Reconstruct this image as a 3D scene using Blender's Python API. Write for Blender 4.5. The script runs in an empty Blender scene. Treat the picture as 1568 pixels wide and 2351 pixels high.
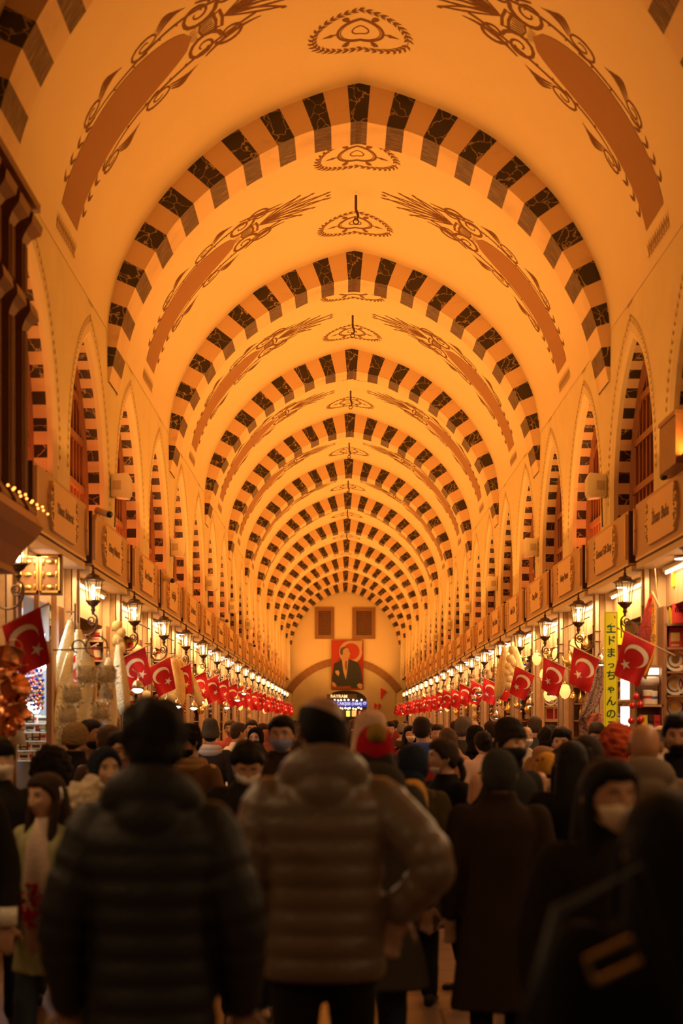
import bpy, bmesh, math, random
import numpy as np
from mathutils import Vector, Matrix, noise
R = random.Random(11)
PI = math.pi
scn = bpy.context.scene
COL = scn.collection
CAMX, CAMZ, F = -0.19, 1.72, 3265.0
def px2x(px, D): return CAMX + (px - 784.0) * D / F
def py2z(py, D): return CAMZ + (1660.0 - py) * D / F

# ------------------------------------------------------------------ materials
MATS = {}
def srgb(r, g, b):
    def f(c):
        c /= 255.0
        return c / 12.92 if c <= 0.04045 else ((c + 0.055) / 1.055) ** 2.4
    return (f(r), f(g), f(b))
def mat(name, col, rough=0.7, metal=0.0, emit=None, estr=0.0, var=0.0, vscale=8.0, bump=0.0, bscale=60.0, trans=0.0, alpha=1.0, spec=None, sheen=0.0, coat=0.0):
    if name in MATS: return MATS[name]
    m = bpy.data.materials.new(name); m.use_nodes = True
    nt = m.node_tree; N = nt.nodes; L = nt.links
    p = N['Principled BSDF']
    p.inputs['Base Color'].default_value = (*col, 1); p.inputs['Roughness'].default_value = rough
    p.inputs['Metallic'].default_value = metal
    if spec is not None: p.inputs['Specular IOR Level'].default_value = spec
    if trans: p.inputs['Transmission Weight'].default_value = trans
    if alpha < 1: p.inputs['Alpha'].default_value = alpha
    if sheen: p.inputs['Sheen Weight'].default_value = sheen
    if coat: p.inputs['Coat Weight'].default_value = coat
    if emit:
        p.inputs['Emission Color'].default_value = (*emit, 1); p.inputs['Emission Strength'].default_value = estr
    if var or bump:
        tc = N.new('ShaderNodeTexCoord'); nz = N.new('ShaderNodeTexNoise')
        nz.inputs['Scale'].default_value = vscale; nz.inputs['Detail'].default_value = 4
        L.new(tc.outputs['Object'], nz.inputs['Vector'])
        if var:
            mx = N.new('ShaderNodeMix'); mx.data_type = 'RGBA'
            mx.inputs[6].default_value = (*[c * (1 - var) for c in col], 1)
            mx.inputs[7].default_value = (*[min(1, c * (1 + var)) for c in col], 1)
            L.new(nz.outputs['Fac'], mx.inputs[0]); L.new(mx.outputs[2], p.inputs['Base Color'])
        if bump:
            n2 = N.new('ShaderNodeTexNoise'); n2.inputs['Scale'].default_value = bscale
            L.new(tc.outputs['Object'], n2.inputs['Vector'])
            b = N.new('ShaderNodeBump'); b.inputs['Strength'].default_value = bump; b.inputs['Distance'].default_value = 0.02
            L.new(n2.outputs['Fac'], b.inputs['Height']); L.new(b.outputs['Normal'], p.inputs['Normal'])
    MATS[name] = m; return m

def mat_marble(name, base, vein, scale, width, rough=0.35, stretch=(1, 1, 1)):
    m = bpy.data.materials.new(name); m.use_nodes = True; nt = m.node_tree; N = nt.nodes; L = nt.links
    p = N['Principled BSDF']; p.inputs['Roughness'].default_value = rough
    tc = N.new('ShaderNodeTexCoord'); mp = N.new('ShaderNodeMapping'); mp.inputs['Scale'].default_value = stretch
    L.new(tc.outputs['Object'], mp.inputs['Vector'])
    nz = N.new('ShaderNodeTexNoise'); nz.inputs['Scale'].default_value = 3.0; nz.inputs['Detail'].default_value = 5
    L.new(mp.outputs['Vector'], nz.inputs['Vector'])
    vm = N.new('ShaderNodeVectorMath'); vm.operation = 'MULTIPLY_ADD'
    vm.inputs[1].default_value = (0.45, 0.45, 0.45)
    L.new(nz.outputs['Color'], vm.inputs[0]); L.new(mp.outputs['Vector'], vm.inputs[2])
    vo = N.new('ShaderNodeTexVoronoi'); vo.feature = 'DISTANCE_TO_EDGE'; vo.inputs['Scale'].default_value = scale
    L.new(vm.outputs[0], vo.inputs['Vector'])
    cr = N.new('ShaderNodeValToRGB'); cr.color_ramp.elements[0].position = 0.0; cr.color_ramp.elements[0].color = (*vein, 1)
    cr.color_ramp.elements[1].position = width; cr.color_ramp.elements[1].color = (*base, 1)
    L.new(vo.outputs['Distance'], cr.inputs['Fac']); L.new(cr.outputs['Color'], p.inputs['Base Color'])
    MATS[name] = m; return m
def mat_streak(name, c1, c2, scale, rough=0.6, lo=0.4, hi=0.75, st=(1, 1, 1)):
    m = bpy.data.materials.new(name); m.use_nodes = True; nt = m.node_tree; N = nt.nodes; L = nt.links
    p = N['Principled BSDF']; p.inputs['Roughness'].default_value = rough
    tc = N.new('ShaderNodeTexCoord'); mp = N.new('ShaderNodeMapping'); mp.inputs['Scale'].default_value = st
    L.new(tc.outputs['Object'], mp.inputs['Vector'])
    w = N.new('ShaderNodeTexNoise'); w.inputs['Scale'].default_value = scale; w.inputs['Detail'].default_value = 6
    L.new(mp.outputs['Vector'], w.inputs['Vector'])
    cr = N.new('ShaderNodeValToRGB'); cr.color_ramp.elements[0].position = lo; cr.color_ramp.elements[0].color = (*c1, 1)
    cr.color_ramp.elements[1].position = hi; cr.color_ramp.elements[1].color = (*c2, 1)
    L.new(w.outputs['Fac'], cr.inputs['Fac']); L.new(cr.outputs['Color'], p.inputs['Base Color'])
    MATS[name] = m; return m

M_PLASTER = mat('plaster_cream', (0.80, 0.66, 0.43), 0.85, var=0.05, vscale=1.5, bump=0.05, bscale=20)
M_WALLPL = mat('wall_plaster_aged', (0.78, 0.66, 0.40), 0.9, var=0.10, vscale=3.0, bump=0.15, bscale=12)
M_PANEL = mat('panel_terracotta', (0.36, 0.185, 0.09), 0.85, var=0.05, vscale=2)
M_ORN = mat('ornament_paint', (0.20, 0.085, 0.03), 0.85)
M_ORNL = mat('ornament_paint_pale', (0.40, 0.26, 0.12), 0.85)
M_DARKM = mat_marble('dark_marble', (0.030, 0.019, 0.012), (0.5, 0.36, 0.22), 5.5, 0.03, 0.3)
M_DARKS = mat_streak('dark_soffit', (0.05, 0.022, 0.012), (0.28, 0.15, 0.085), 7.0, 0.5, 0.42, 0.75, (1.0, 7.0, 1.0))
M_LIGHTM = mat_streak('pale_stone', (0.60, 0.40, 0.24), (0.74, 0.53, 0.33), 2.2, 0.6, 0.25, 0.42, (1.0, 1.0, 2.5))
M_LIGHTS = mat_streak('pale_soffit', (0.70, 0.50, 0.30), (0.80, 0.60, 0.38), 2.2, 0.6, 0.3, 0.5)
M_WINWOOD = mat('window_wood', (0.30, 0.11, 0.045), 0.5, var=0.2, vscale=6)
M_WINBACK = mat('window_curtain', (0.42, 0.24, 0.12), 0.8, var=0.1)
M_FASCIA = mat('fascia_board', (0.50, 0.31, 0.17), 0.45, var=0.04)
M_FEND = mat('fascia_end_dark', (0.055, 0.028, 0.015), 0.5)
M_PLAQUE = mat('plaque_wood', (0.80, 0.54, 0.27), 0.55, var=0.05)
M_TEXT = mat('plaque_text', (0.13, 0.06, 0.03), 0.6)
M_IRON = mat('bronze_iron', (0.10, 0.055, 0.032), 0.45, metal=0.6, bump=0.2, bscale=90)
M_LAMPGLASS = mat('lamp_glass', (0.95, 0.85, 0.6), 0.1, alpha=0.22, emit=(1.0, 0.55, 0.2), estr=0.22)
M_BULB = mat('lamp_bulb', (1, 0.8, 0.5), 0.4, emit=(1.0, 0.60, 0.22), estr=22)
M_WHITEB = mat('white_bulb', (1, 1, 1), 0.4, emit=(1.0, 0.88, 0.68), estr=30)
M_FLOOR = mat('floor_stone', (0.22, 0.13, 0.08), 0.32, var=0.25, vscale=2.5)
M_RED = mat('flag_red', srgb(205, 26, 32), 0.75, var=0.08, vscale=6)
M_WHITE = mat('flag_white', (0.92, 0.85, 0.72), 0.75)
M_CREAMP = mat('plastic_cream', (0.78, 0.70, 0.52), 0.4)
M_BLACK = mat('black_plastic', (0.02, 0.018, 0.017), 0.4)
M_STEEL = mat('steel', (0.62, 0.50, 0.34), 0.35, metal=0.8)
M_GOLD = mat('gold_brass', (0.95, 0.62, 0.22), 0.28, metal=0.9, var=0.2, vscale=30)
M_WOOD = mat('shop_wood', (0.33, 0.16, 0.07), 0.45, var=0.18, vscale=9)
M_WOODL = mat('shop_wood_light', (0.62, 0.38, 0.18), 0.5, var=0.12, vscale=7)
M_WALLIN = mat('shop_lining', (0.66, 0.48, 0.27), 0.6, var=0.06)
M_POST = mat('carved_wood_dark', (0.23, 0.10, 0.045), 0.5, var=0.2, vscale=9)
M_COLST = mat('column_stone', (0.55, 0.36, 0.18), 0.8, var=0.25, vscale=10, bump=0.4, bscale=30)
M_GREYST = mat('grey_stone', (0.60, 0.52, 0.36), 0.85, var=0.3, vscale=0.9, bump=0.3, bscale=4)
M_BROWNST = mat('brown_stone', (0.30, 0.155, 0.075), 0.85, var=0.2, vscale=1.2)
M_MORTAR = mat('mortar', (0.42, 0.26, 0.14), 0.9)

# ------------------------------------------------------------------ mesh builder
class MB:
    def __init__(s): s.v = []; s.f = []; s.m = []
    def add(s, vs, fs, mi=0):
        o = len(s.v); s.v.extend([tuple(p) for p in vs])
        for f in fs: s.f.append(tuple(i + o for i in f)); s.m.append(mi)
    def box(s, x0, x1, y0, y1, z0, z1, mi=0):
        s.add([(x0,y0,z0),(x1,y0,z0),(x1,y1,z0),(x0,y1,z0),(x0,y0,z1),(x1,y0,z1),(x1,y1,z1),(x0,y1,z1)],
              [(0,3,2,1),(4,5,6,7),(0,1,5,4),(1,2,6,5),(2,3,7,6),(3,0,4,7)], mi)
    def cbox(s, cx, cy, cz, sx, sy, sz, mi=0, rz=0):
        hx, hy, hz = sx/2, sy/2, sz/2; c, n = math.cos(rz), math.sin(rz)
        vs = []
        for z in (-hz, hz):
            for x, y in ((-hx,-hy),(hx,-hy),(hx,hy),(-hx,hy)): vs.append((cx + x*c - y*n, cy + x*n + y*c, cz + z))
        s.add(vs, [(0,3,2,1),(4,5,6,7),(0,1,5,4),(1,2,6,5),(2,3,7,6),(3,0,4,7)], mi)
    def lathe(s, prof, cx=0, cy=0, cz=0, n=16, mi=0, cap=True, sx=1, sy=1):
        o = len(s.v); k = len(prof)
        for r, z in prof:
            for i in range(n):
                a = 2*PI*i/n; s.v.append((cx + r*math.cos(a)*sx, cy + r*math.sin(a)*sy, cz + z))
        for j in range(k-1):
            for i in range(n):
                a = o+j*n+i; b = o+j*n+(i+1) % n; s.f.append((a, b, b+n, a+n)); s.m.append(mi)
        if cap:
            s.f.append(tuple(o+i for i in reversed(range(n)))); s.m.append(mi)
            s.f.append(tuple(o+(k-1)*n+i for i in range(n))); s.m.append(mi)
    def tube(s, pts, rad, n=8, mi=0, cap=True):
        pts = [Vector(p) for p in pts]; k = len(pts)
        if not hasattr(rad, '__len__'): rad = [rad]*k
        o = len(s.v); up = None
        for j, p in enumerate(pts):
            t = (pts[min(j+1, k-1)] - pts[max(j-1, 0)])
            if t.length < 1e-9: t = Vector((0, 0, 1))
            t.normalize()
            if up is None:
                up = Vector((0, 0, 1)) if abs(t.z) < 0.9 else Vector((1, 0, 0))
            a = t.cross(up)
            if a.length < 1e-6: a = t.cross(Vector((0, 1, 0)))
            a.normalize(); b = a.cross(t).normalized(); up = b
            r = rad[j]
            for i in range(n):
                g = 2*PI*i/n; q = p + a*math.cos(g)*r + b*math.sin(g)*r; s.v.append(tuple(q))
        for j in range(k-1):
            for i in range(n):
                a = o+j*n+i; b = o+j*n+(i+1) % n; s.f.append((a, a+n, b+n, b)); s.m.append(mi)
        if cap:
            s.f.append(tuple(o+i for i in range(n))); s.m.append(mi)
            s.f.append(tuple(o+(k-1)*n+i for i in reversed(range(n)))); s.m.append(mi)
    def prism(s, poly, ax, d0, d1, mi=0, mside=None):
        """poly: 2D points; ax: function (a,b,d)->3D"""
        n = len(poly); o = len(s.v)
        for d in (d0, d1):
            for a, b in poly: s.v.append(tuple(ax(a, b, d)))
        s.f.append(tuple(o+i for i in range(n))); s.m.append(mi)
        s.f.append(tuple(o+n+i for i in reversed(range(n)))); s.m.append(mi)
        for i in range(n):
            j = (i+1) % n; s.f.append((o+i, o+n+i, o+n+j, o+j)); s.m.append(mi if mside is None else mside)
    def rings(s, rs, mi=0, cap=True, close=True):
        o = len(s.v); n = len(rs[0]); k = len(rs)
        for r in rs: s.v.extend([tuple(p) for p in r])
        for j in range(k-1):
            for i in range(n if close else n-1):
                a = o+j*n+i; b = o+j*n+(i+1) % n; s.f.append((a, b, b+n, a+n)); s.m.append(mi)
        if cap and close:
            s.f.append(tuple(o+i for i in reversed(range(n)))); s.m.append(mi)
            s.f.append(tuple(o+(k-1)*n+i for i in range(n))); s.m.append(mi)
    def ball(s, c, r, n=12, k=8, mi=0):
        rx, ry, rz = (r, r, r) if not hasattr(r, '__len__') else r
        rs = []
        for j in range(1, k):
            t = PI*j/k
            rs.append([(c[0]+rx*math.sin(t)*math.cos(2*PI*i/n), c[1]+ry*math.sin(t)*math.sin(2*PI*i/n), c[2]-rz*math.cos(t)) for i in range(n)])
        s.rings(rs, mi)
    def mesh(s, name, mats, smooth=False):
        me = bpy.data.meshes.new(name); me.from_pydata(s.v, [], s.f)
        for m in mats: me.materials.append(m)
        if len(mats) > 1: me.polygons.foreach_set('material_index', s.m)
        if smooth: me.polygons.foreach_set('use_smooth', [True]*len(s.f))
        me.update(); return me
    def fixn(s, me):
        bm = bmesh.new(); bm.from_mesh(me); bmesh.ops.recalc_face_normals(bm, faces=bm.faces); bm.to_mesh(me); bm.free()
    def build(s, name, mats, parent=None, smooth=False, loc=(0,0,0), fix=False, rz=0):
        if not hasattr(mats, '__len__'): mats = [mats]
        me = s.mesh(name, mats, smooth)
        if fix: s.fixn(me)
        return link(name, me, parent, loc, rz)
def link(name, data, parent=None, loc=(0,0,0), rz=0):
    o = bpy.data.objects.new(name, data); COL.objects.link(o)
    o.location = loc; o.rotation_euler = (0, 0, rz)
    if parent is not None: o.parent = parent
    return o
def tag(o, label=None, cat=None, group=None, kind=None):
    if label: o['label'] = label
    if cat: o['category'] = cat
    if group: o['group'] = group
    if kind: o['kind'] = kind
    return o
def empty(name, loc, rz=0, label=None, cat=None, group=None):
    o = bpy.data.objects.new(name, None); COL.objects.link(o); o.location = loc; o.rotation_euler = (0, 0, rz)
    o.empty_display_size = 0.1
    return tag(o, label, cat, group)
def struct(o): o['kind'] = 'structure'; return o
def copy_tree(o, parent=None):
    c = o.copy(); COL.objects.link(c)
    if parent is not None: c.parent = parent
    for ch in KIDS.get(o.name, ()): copy_tree(ch, c)
    return c
KIDS = {}
def regkids(root):
    for o in list(root.children):
        KIDS.setdefault(root.name, []).append(o); regkids(o)
ORD = ['first','second','third','fourth','fifth','sixth','seventh','eighth','ninth','tenth','eleventh','twelfth','thirteenth','fourteenth','fifteenth','sixteenth','seventeenth','eighteenth','nineteenth','twentieth','twenty-first','twenty-second','twenty-third','twenty-fourth','twenty-fifth','twenty-sixth','twenty-seventh','twenty-eighth','twenty-ninth','thirtieth','thirty-first','thirty-second','thirty-third','thirty-fourth']

_txt = {}
def text_mesh(body, size=1.0, extrude=0.01, shear=0.0, bold=0.0, align='CENTER', space=1.0):
    key = (body, size, extrude, shear, bold, align, space)
    if key in _txt: return _txt[key]
    cu = bpy.data.curves.new('t', 'FONT'); cu.body = body; cu.size = size; cu.extrude = extrude; cu.shear = shear
    cu.offset = bold; cu.align_x = align; cu.align_y = 'CENTER'; cu.resolution_u = 3; cu.space_character = space
    o = bpy.data.objects.new('t', cu); COL.objects.link(o)
    dg = bpy.context.evaluated_depsgraph_get(); ev = o.evaluated_get(dg); me = ev.to_mesh()
    vs = [tuple(v.co) for v in me.vertices]; fs = [tuple(p.vertices) for p in me.polygons]
    ev.to_mesh_clear(); bpy.data.objects.remove(o); bpy.data.curves.remove(cu)
    _txt[key] = (vs, fs); return vs, fs

def area(name, loc, size, power, col, rot=(0,0,0), sizey=None, spread=None):
    l = bpy.data.lights.new(name, 'AREA'); l.energy = power; l.color = col; l.size = size
    if sizey: l.shape = 'RECTANGLE'; l.size_y = sizey
    if spread: l.spread = spread
    o = bpy.data.objects.new(name, l); COL.objects.link(o); o.location = loc; o.rotation_euler = rot
    return o
def point(name, loc, r, power, col):
    l = bpy.data.lights.new(name, 'POINT'); l.energy = power; l.color = col; l.shadow_soft_size = r
    o = bpy.data.objects.new(name, l); COL.objects.link(o); o.location = loc
    return o
# ================================================================== ARCHITECTURE
PXM = 210.6
OUT = [(0,1469),(60,1455),(133,1430),(224,1392),(312,1340),(387,1277),(457,1200),(512,1116),(552,1030),(570,957),(576,900),(577,820)]
INN = [(0,1383),(112,1358),(194,1322),(277,1274),(350,1220),(414,1156),(444,1116),(470,1077),(493,1037),(514,997),(532,953),(545,911),(556,863),(565,820)]
def catmull(P, sub=8):
    P = [Vector((x, y)) for x, y in P]; out = []
    n = len(P)
    for i in range(n-1):
        p1, p2 = P[i], P[i+1]
        p0 = P[i-1] if i > 0 else 2*p1 - p2
        p3 = P[i+2] if i+2 < n else 2*p2 - p1
        for k in range(sub):
            t = k/sub
            out.append(0.5*((2*p1) + (-p0+p2)*t + (2*p0-5*p1+4*p2-p3)*t*t + (-p0+3*p1-3*p2+p3)*t**3))
    out.append(P[-1]); return out
def tometre(P): return [(p.x/PXM, CAMZ + p.y/PXM) for p in P]
class Prof:
    def __init__(s, pts):
        s.p = tometre(catmull(pts)); s.L = [0]
        for i in range(1, len(s.p)): s.L.append(s.L[-1] + math.dist(s.p[i], s.p[i-1]))
        s.len = s.L[-1]
    def at(s, u):
        """u in metres, signed -> x,z and inward normal"""
        sg = 1 if u >= 0 else -1; a = abs(u); L = s.L
        if a >= s.len:
            i = len(L)-2; t = (a - L[i])/(L[i+1]-L[i])
        else:
            lo, hi = 0, len(L)-1
            while hi-lo > 1:
                md = (lo+hi)//2
                if L[md] <= a: lo = md
                else: hi = md
            i = lo; t = (a - L[i])/max(1e-9, L[i+1]-L[i])
        x = s.p[i][0] + (s.p[i+1][0]-s.p[i][0])*t; z = s.p[i][1] + (s.p[i+1][1]-s.p[i][1])*t
        tx = s.p[i+1][0]-s.p[i][0]; tz = s.p[i+1][1]-s.p[i][1]; l = math.hypot(tx, tz)
        nx, nz = tz/l, -tx/l      # inward (down/left for right side)
        return sg*x, z, sg*nx, nz
PO = Prof(OUT); PI_ = Prof(INN)
WALLX = 577/PXM       # 2.74
SPRZ = CAMZ + 900/PXM
Y0, Y1 = -3.0, 71.3
NRING = 12            # rings k=-1..10
def ring_y(k): return 15.5 + 5.5*k
PITCH = 2.75
GAP0 = 14.15

# ---- vault shell with paint decoration in one mesh
vb = MB()
US = [i*PO.L[8*10]/44 for i in range(-44, 45)]
YS = [Y0 + (Y1-Y0)*j/90 for j in range(91)]
grid = []
for y in YS:
    grid.append([(PO.at(u)[0], y, PO.at(u)[1]) for u in US])
vb.rings(grid, 0, cap=False, close=False)
for row in ():
    pass
# outer skin so that the vault has thickness
grid = []
for y in (Y0, Y1):
    grid.append([(PO.at(u)[0] - PO.at(u)[2]*0.25, y, PO.at(u)[1] - PO.at(u)[3]*0.25) for u in US])
vb.rings(grid, 0, cap=False, close=False)

def S(u, y, d=0.004):
    x, z, nx, nz = PO.at(u); return (x + nx*d, y, z + nz*d)
def ribbon(mb, pts, w, fmap, mi=1):
    """pts 2D list, w width (float or list) -> strip mapped on the surface"""
    n = len(pts)
    if not hasattr(w, '__len__'): w = [w]*n
    A = []
    for i, p in enumerate(pts):
        a = pts[max(0, i-1)]; b = pts[min(n-1, i+1)]
        dx, dy = b[0]-a[0], b[1]-a[1]; l = math.hypot(dx, dy) or 1
        nx, ny = -dy/l*w[i]/2, dx/l*w[i]/2
        A.append((p[0]+nx, p[1]+ny)); A.append((p[0]-nx, p[1]-ny))
    o = len(mb.v); mb.v.extend([fmap(*a) for a in A])
    for i in range(n-1): mb.f.append((o+2*i, o+2*i+1, o+2*i+3, o+2*i+2)); mb.m.append(mi)
def spiral(cx, cy, r0, r1, a0, a1, n=22):
    return [(cx + (r0+(r1-r0)*t)*math.cos(a0+(a1-a0)*t), cy + (r0+(r1-r0)*t)*math.sin(a0+(a1-a0)*t)) for t in [i/n for i in range(n+1)]]
def taper(n, w0, wm, w1): return [w0+(wm-w0)*min(1, 2*t) + (w1-wm)*max(0, 2*t-1) for t in [i/(n-1) for i in range(n)]]
def leaf(mb, cx, cy, ang, L, W, fmap, mi=1):
    c, s = math.cos(ang), math.sin(ang)
    P = [(0, 0), (L*0.4, W/2), (L, 0), (L*0.4, -W/2)]
    o = len(mb.v); mb.v.extend([fmap(cx+a*c-b*s, cy+a*s+b*c) for a, b in P]); mb.f.append((o, o+1, o+2, o+3)); mb.m.append(mi)
def garland(mb, path, step, L, W, fmap, mi=1, stem=0.012, both=True):
    # leaves alternately set along a path
    acc = 0; last = path[0]; k = 0
    for i in range(1, len(path)):
        a, b = path[i-1], path[i]; d = math.dist(a, b); pos = 0
        while acc + (d-pos) >= step:
            pos += step-acc; acc = 0; t = pos/d; px, py = a[0]+(b[0]-a[0])*t, a[1]+(b[1]-a[1])*t
            an = math.atan2(b[1]-a[1], b[0]-a[0])
            leaf(mb, px, py, an+0.6, L, W, fmap, mi); leaf(mb, px, py, an-0.6, L, W, fmap, mi); k += 1
        acc += d-pos
    if stem: ribbon(mb, path, stem, fmap, mi)

# crown medallions: u across, y along
def medallion(mb, yc, sgn=1):
    def fm(a, b): return S(a, yc+b)
    def loop(rx, ry, w, n=40, mi=1, fl=0.0):
        pts = []
        for i in range(n+1):
            t = 2*PI*i/n; pts.append((rx*math.cos(t), ry*math.sin(t)))
        ribbon(mb, pts, w, fm, mi); return pts
    p = [(0.50*math.cos(2*PI*i/60), 0.40*math.sin(2*PI*i/60)) for i in range(61)]
    garland(mb, p, 0.075, 0.095, 0.035, fm, 1, 0.008)
    loop(0.235, 0.22, 0.030); loop(0.205, 0.195, 0.010); loop(0.085, 0.08, 0.016, 24)
    for k in range(6):
        an = k*PI/3
        c, s = math.cos(an), math.sin(an)
        r0, r1 = 0.24, 0.40 if k % 3 == 0 else 0.34
        ribbon(mb, [((r0+(r1-r0)*t)*c, (r0+(r1-r0)*t)*s) for t in (0, .25, .4, .5, .6, 1)],
               [0.02, 0.02, 0.06, 0.05, 0.035, 0.004] if k % 3 == 0 else [0.03, 0.05, 0.06, 0.06, 0.07, 0.05], fm)
# haunch panel with scroll crest: a runs from tip (bottom) up the vault, b across (y)
def haunch(mb, yc, side):
    U1 = 6.30/1.0
    # u position from apex: crest top u~0.55, panel from u=1.75 to u tip
    def fm(a, b): return S(side*a, yc+b)
    uT = 1.72; uB = PO.len
    for q in range(400):
        if PO.at(q*0.02)[1] < 6.37: uB = q*0.02; break
    n = 26; hw = 0.36
    L, Rr = [], []
    for i in range(n+1):
        t = i/n; u = uT + (uB-uT)*t
        w = hw*math.sqrt(max(0, 1-(1-min(1, t*2.4))**2))**0.9 if t < 1/2.4 else hw
        L.append((u, -w)); Rr.append((u, w))
    o = len(mb.v)
    for i in range(n+1):
        for q in range(5):
            f = q/4; mb.v.append(fm(L[i][0], L[i][1]*(1-f)+Rr[i][1]*f))
    for i in range(n):
        for q in range(4):
            a = o+i*5+q; mb.f.append((a, a+1, a+6, a+5)); mb.m.append(2)
    for q in range(10):
        for e in (0, 1):
            leaf(mb, uB+0.26, -0.42+0.088*q+0.03*e, PI-0.35+0.7*e, 0.19, 0.032, fm, 3)
    ribbon(mb, [(uB+0.22, -0.44), (uB+0.22, 0.46)], 0.012, fm, 3)
    # leaf borders along both sides lower part
    for sg in (-1, 1):
        path = [(u, sg*(hw+0.08)) for u in [uB - i*0.1 for i in range(int((uB-3.05)/0.1)+1)]]
        garland(mb, path, 0.16, 0.125, 0.042, fm, 1, 0)
        # stem with scrolls along the upper part
        st = [(3.05 - 2.0*t, sg*(hw+0.09 - 0.03*math.sin(t*7) - 0.20*t*t)) for t in [i/30 for i in range(31)]]
        ribbon(mb, st, taper(31, 0.012, 0.03, 0.03), fm)
        for (cu, cb, r) in ((2.95, 0.53, 0.10), (2.20, 0.50, 0.12)):
            sp = [(cu+(a_-cu)*1.7, b_) for a_, b_ in spiral(cu, sg*cb, r, 0.02, -PI/2*sg, sg*(-PI/2+3.4*PI))]; ribbon(mb, sp, taper(len(sp), 0.03, 0.022, 0.012), fm)
            for q in range(3):
                ln = 0.26-0.05*q
                pp = [(cu-r*1.2-ln*1.3*t, sg*(cb-0.02+0.04*q+0.09*math.sin(t*2.4))) for t in [i/8 for i in range(9)]]
                ribbon(mb, pp, taper(9, 0.01, 0.042, 0.004), fm)
        for t in (0.2, 0.35, 0.5, 0.62, 0.75):
            i = int(t*30); leaf(mb, st[i][0], st[i][1], sg*(-1.9), 0.05, 0.03, fm)
        # large crest volutes
        sp = spiral(1.62, sg*0.30, 0.21, 0.03, sg*PI*1.0, sg*(PI+3.2*PI)); ribbon(mb, sp, taper(len(sp), 0.05, 0.035, 0.016), fm)
        sp = spiral(1.33, sg*0.33, 0.17, 0.05, sg*PI*0.1, sg*(PI*0.1+2.2*PI)); ribbon(mb, sp, taper(len(sp), 0.04, 0.035, 0.016), fm)
        pp = [(1.62-0.62*t, sg*(0.50-0.06*math.sin(3.0*t)-0.16*t)) for t in [i/12 for i in range(13)]]
        ribbon(mb, pp, taper(13, 0.02, 0.06, 0.01), fm)
        # palmette fingers
        for q in range(3):
            an = sg*(0.09+0.21*q); ln = 0.92-0.13*q
            for off in (-0.028, 0.028):
                pp = [(1.36-ln*t*math.cos(an), ln*t*math.sin(an)+off*math.sin(min(1, t*1.05)*PI)**0.7*1.5) for t in [i/12 for i in range(13)]]
                ribbon(mb, pp, taper(13, 0.012, 0.028, 0.02), fm)
            ex, ey = 1.36-ln*math.cos(an), ln*math.sin(an)
            leaf(mb, ex+0.02, ey, PI-an, 0.08, 0.05, fm)
    for q in range(3):
        leaf(mb, 0.42, (q-1)*0.10, PI, 0.09, 0.05, fm)
    # basket between volutes
    for b in (-0.13, 0.13): ribbon(mb, [(1.42, b), (1.60, b*0.8)], 0.02, fm)
    for r_ in (1.40, 1.47): ribbon(mb, [(r_, -0.15), (r_-0.02, 0), (r_, 0.15)], 0.035, fm)
    for q in range(7): ribbon(mb, [(1.48, -0.12+0.04*q), (1.62, -0.10+0.033*q)], 0.014, fm)
    ribbon(mb, [(1.61, -0.11), (1.64, 0), (1.61, 0.11)], 0.022, fm)
    for q in range(6): ribbon(mb, [(1.66, -0.09+0.036*q), (1.74, -0.08+0.032*q)], 0.008, fm)
for k in range(-1, 11):
    ya = ring_y(k-1)+0.62; yb = ring_y(k); ym = (ya+yb)/2
    for yc in (ya+1.28, yb-1.20): medallion(vb, yc)
    for sd in (-1, 1): haunch(vb, ym, sd)
ceiling = struct(vb.build('ceiling', [M_PLASTER, M_ORN, M_PANEL, M_ORNL], smooth=True))

# ---- striped arch rings
def ring_mesh():
    mb = MB(); n = 9
    def uo(t): return math.copysign(929/PXM*abs(t)/n*(1+0.09*(1-min(1, abs(t)/n))**2), t)
    def ui(t): return math.copysign(834/PXM*abs(t)/n*(1-0.10*(1-min(1, abs(t)/n))**2), t)
    D = 0.62
    for i in range(-n*2-1, n*2+2):
        # voussoir i: even dark, odd light
        c = i/2; dark = (i % 2 == 0)
        h = 0.235 if dark else 0.265
        a, b = c-h, c+h
        if i == 2*n+1: b = n+0.62
        if i == -2*n-1: a = -n-0.62
        for s_ in range(3):
            t0 = a+(b-a)*s_/3; t1 = a+(b-a)*(s_+1)/3
            O0, O1, I0, I1 = PO.at(uo(t0)), PO.at(uo(t1)), PI_.at(ui(t0)), PI_.at(ui(t1))
            def q(P, y, d=0): return (P[0], y, P[1])
            def cl(I, O):
                # keep inner inside outer
                x = I[0]
                if abs(x) > abs(O[0])-0.012 and I[1] < 6.2: x = math.copysign(abs(O[0])-0.012, x)
                return (x, I[1])
            I0, I1 = cl(I0, O0), cl(I1, O1)
            e = 0.03
            def out(P): return (P[0] - P[2]*e, P[1] - P[3]*e)
            Q0, Q1 = out(O0), out(O1)
            mb.add([(Q0[0],0,Q0[1]), (I0[0],0,I0[1]), (I1[0],0,I1[1]), (Q1[0],0,Q1[1])], [(0,1,2,3)], 1 if dark else 0)
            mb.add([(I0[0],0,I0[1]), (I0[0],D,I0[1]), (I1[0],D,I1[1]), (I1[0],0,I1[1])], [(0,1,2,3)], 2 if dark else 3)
            mb.add([(Q0[0],D,Q0[1]), (I0[0],D,I0[1]), (I1[0],D,I1[1]), (Q1[0],D,Q1[1])], [(3,2,1,0)], 1 if dark else 0)
    return mb.mesh('arch_ring', [M_LIGHTM, M_DARKM, M_DARKS, M_LIGHTS])
rm = ring_mesh()
for k in range(-1, 11):
    struct(link('trim_%d' % (k+2), rm, None, (0, ring_y(k), 0)))

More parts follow.
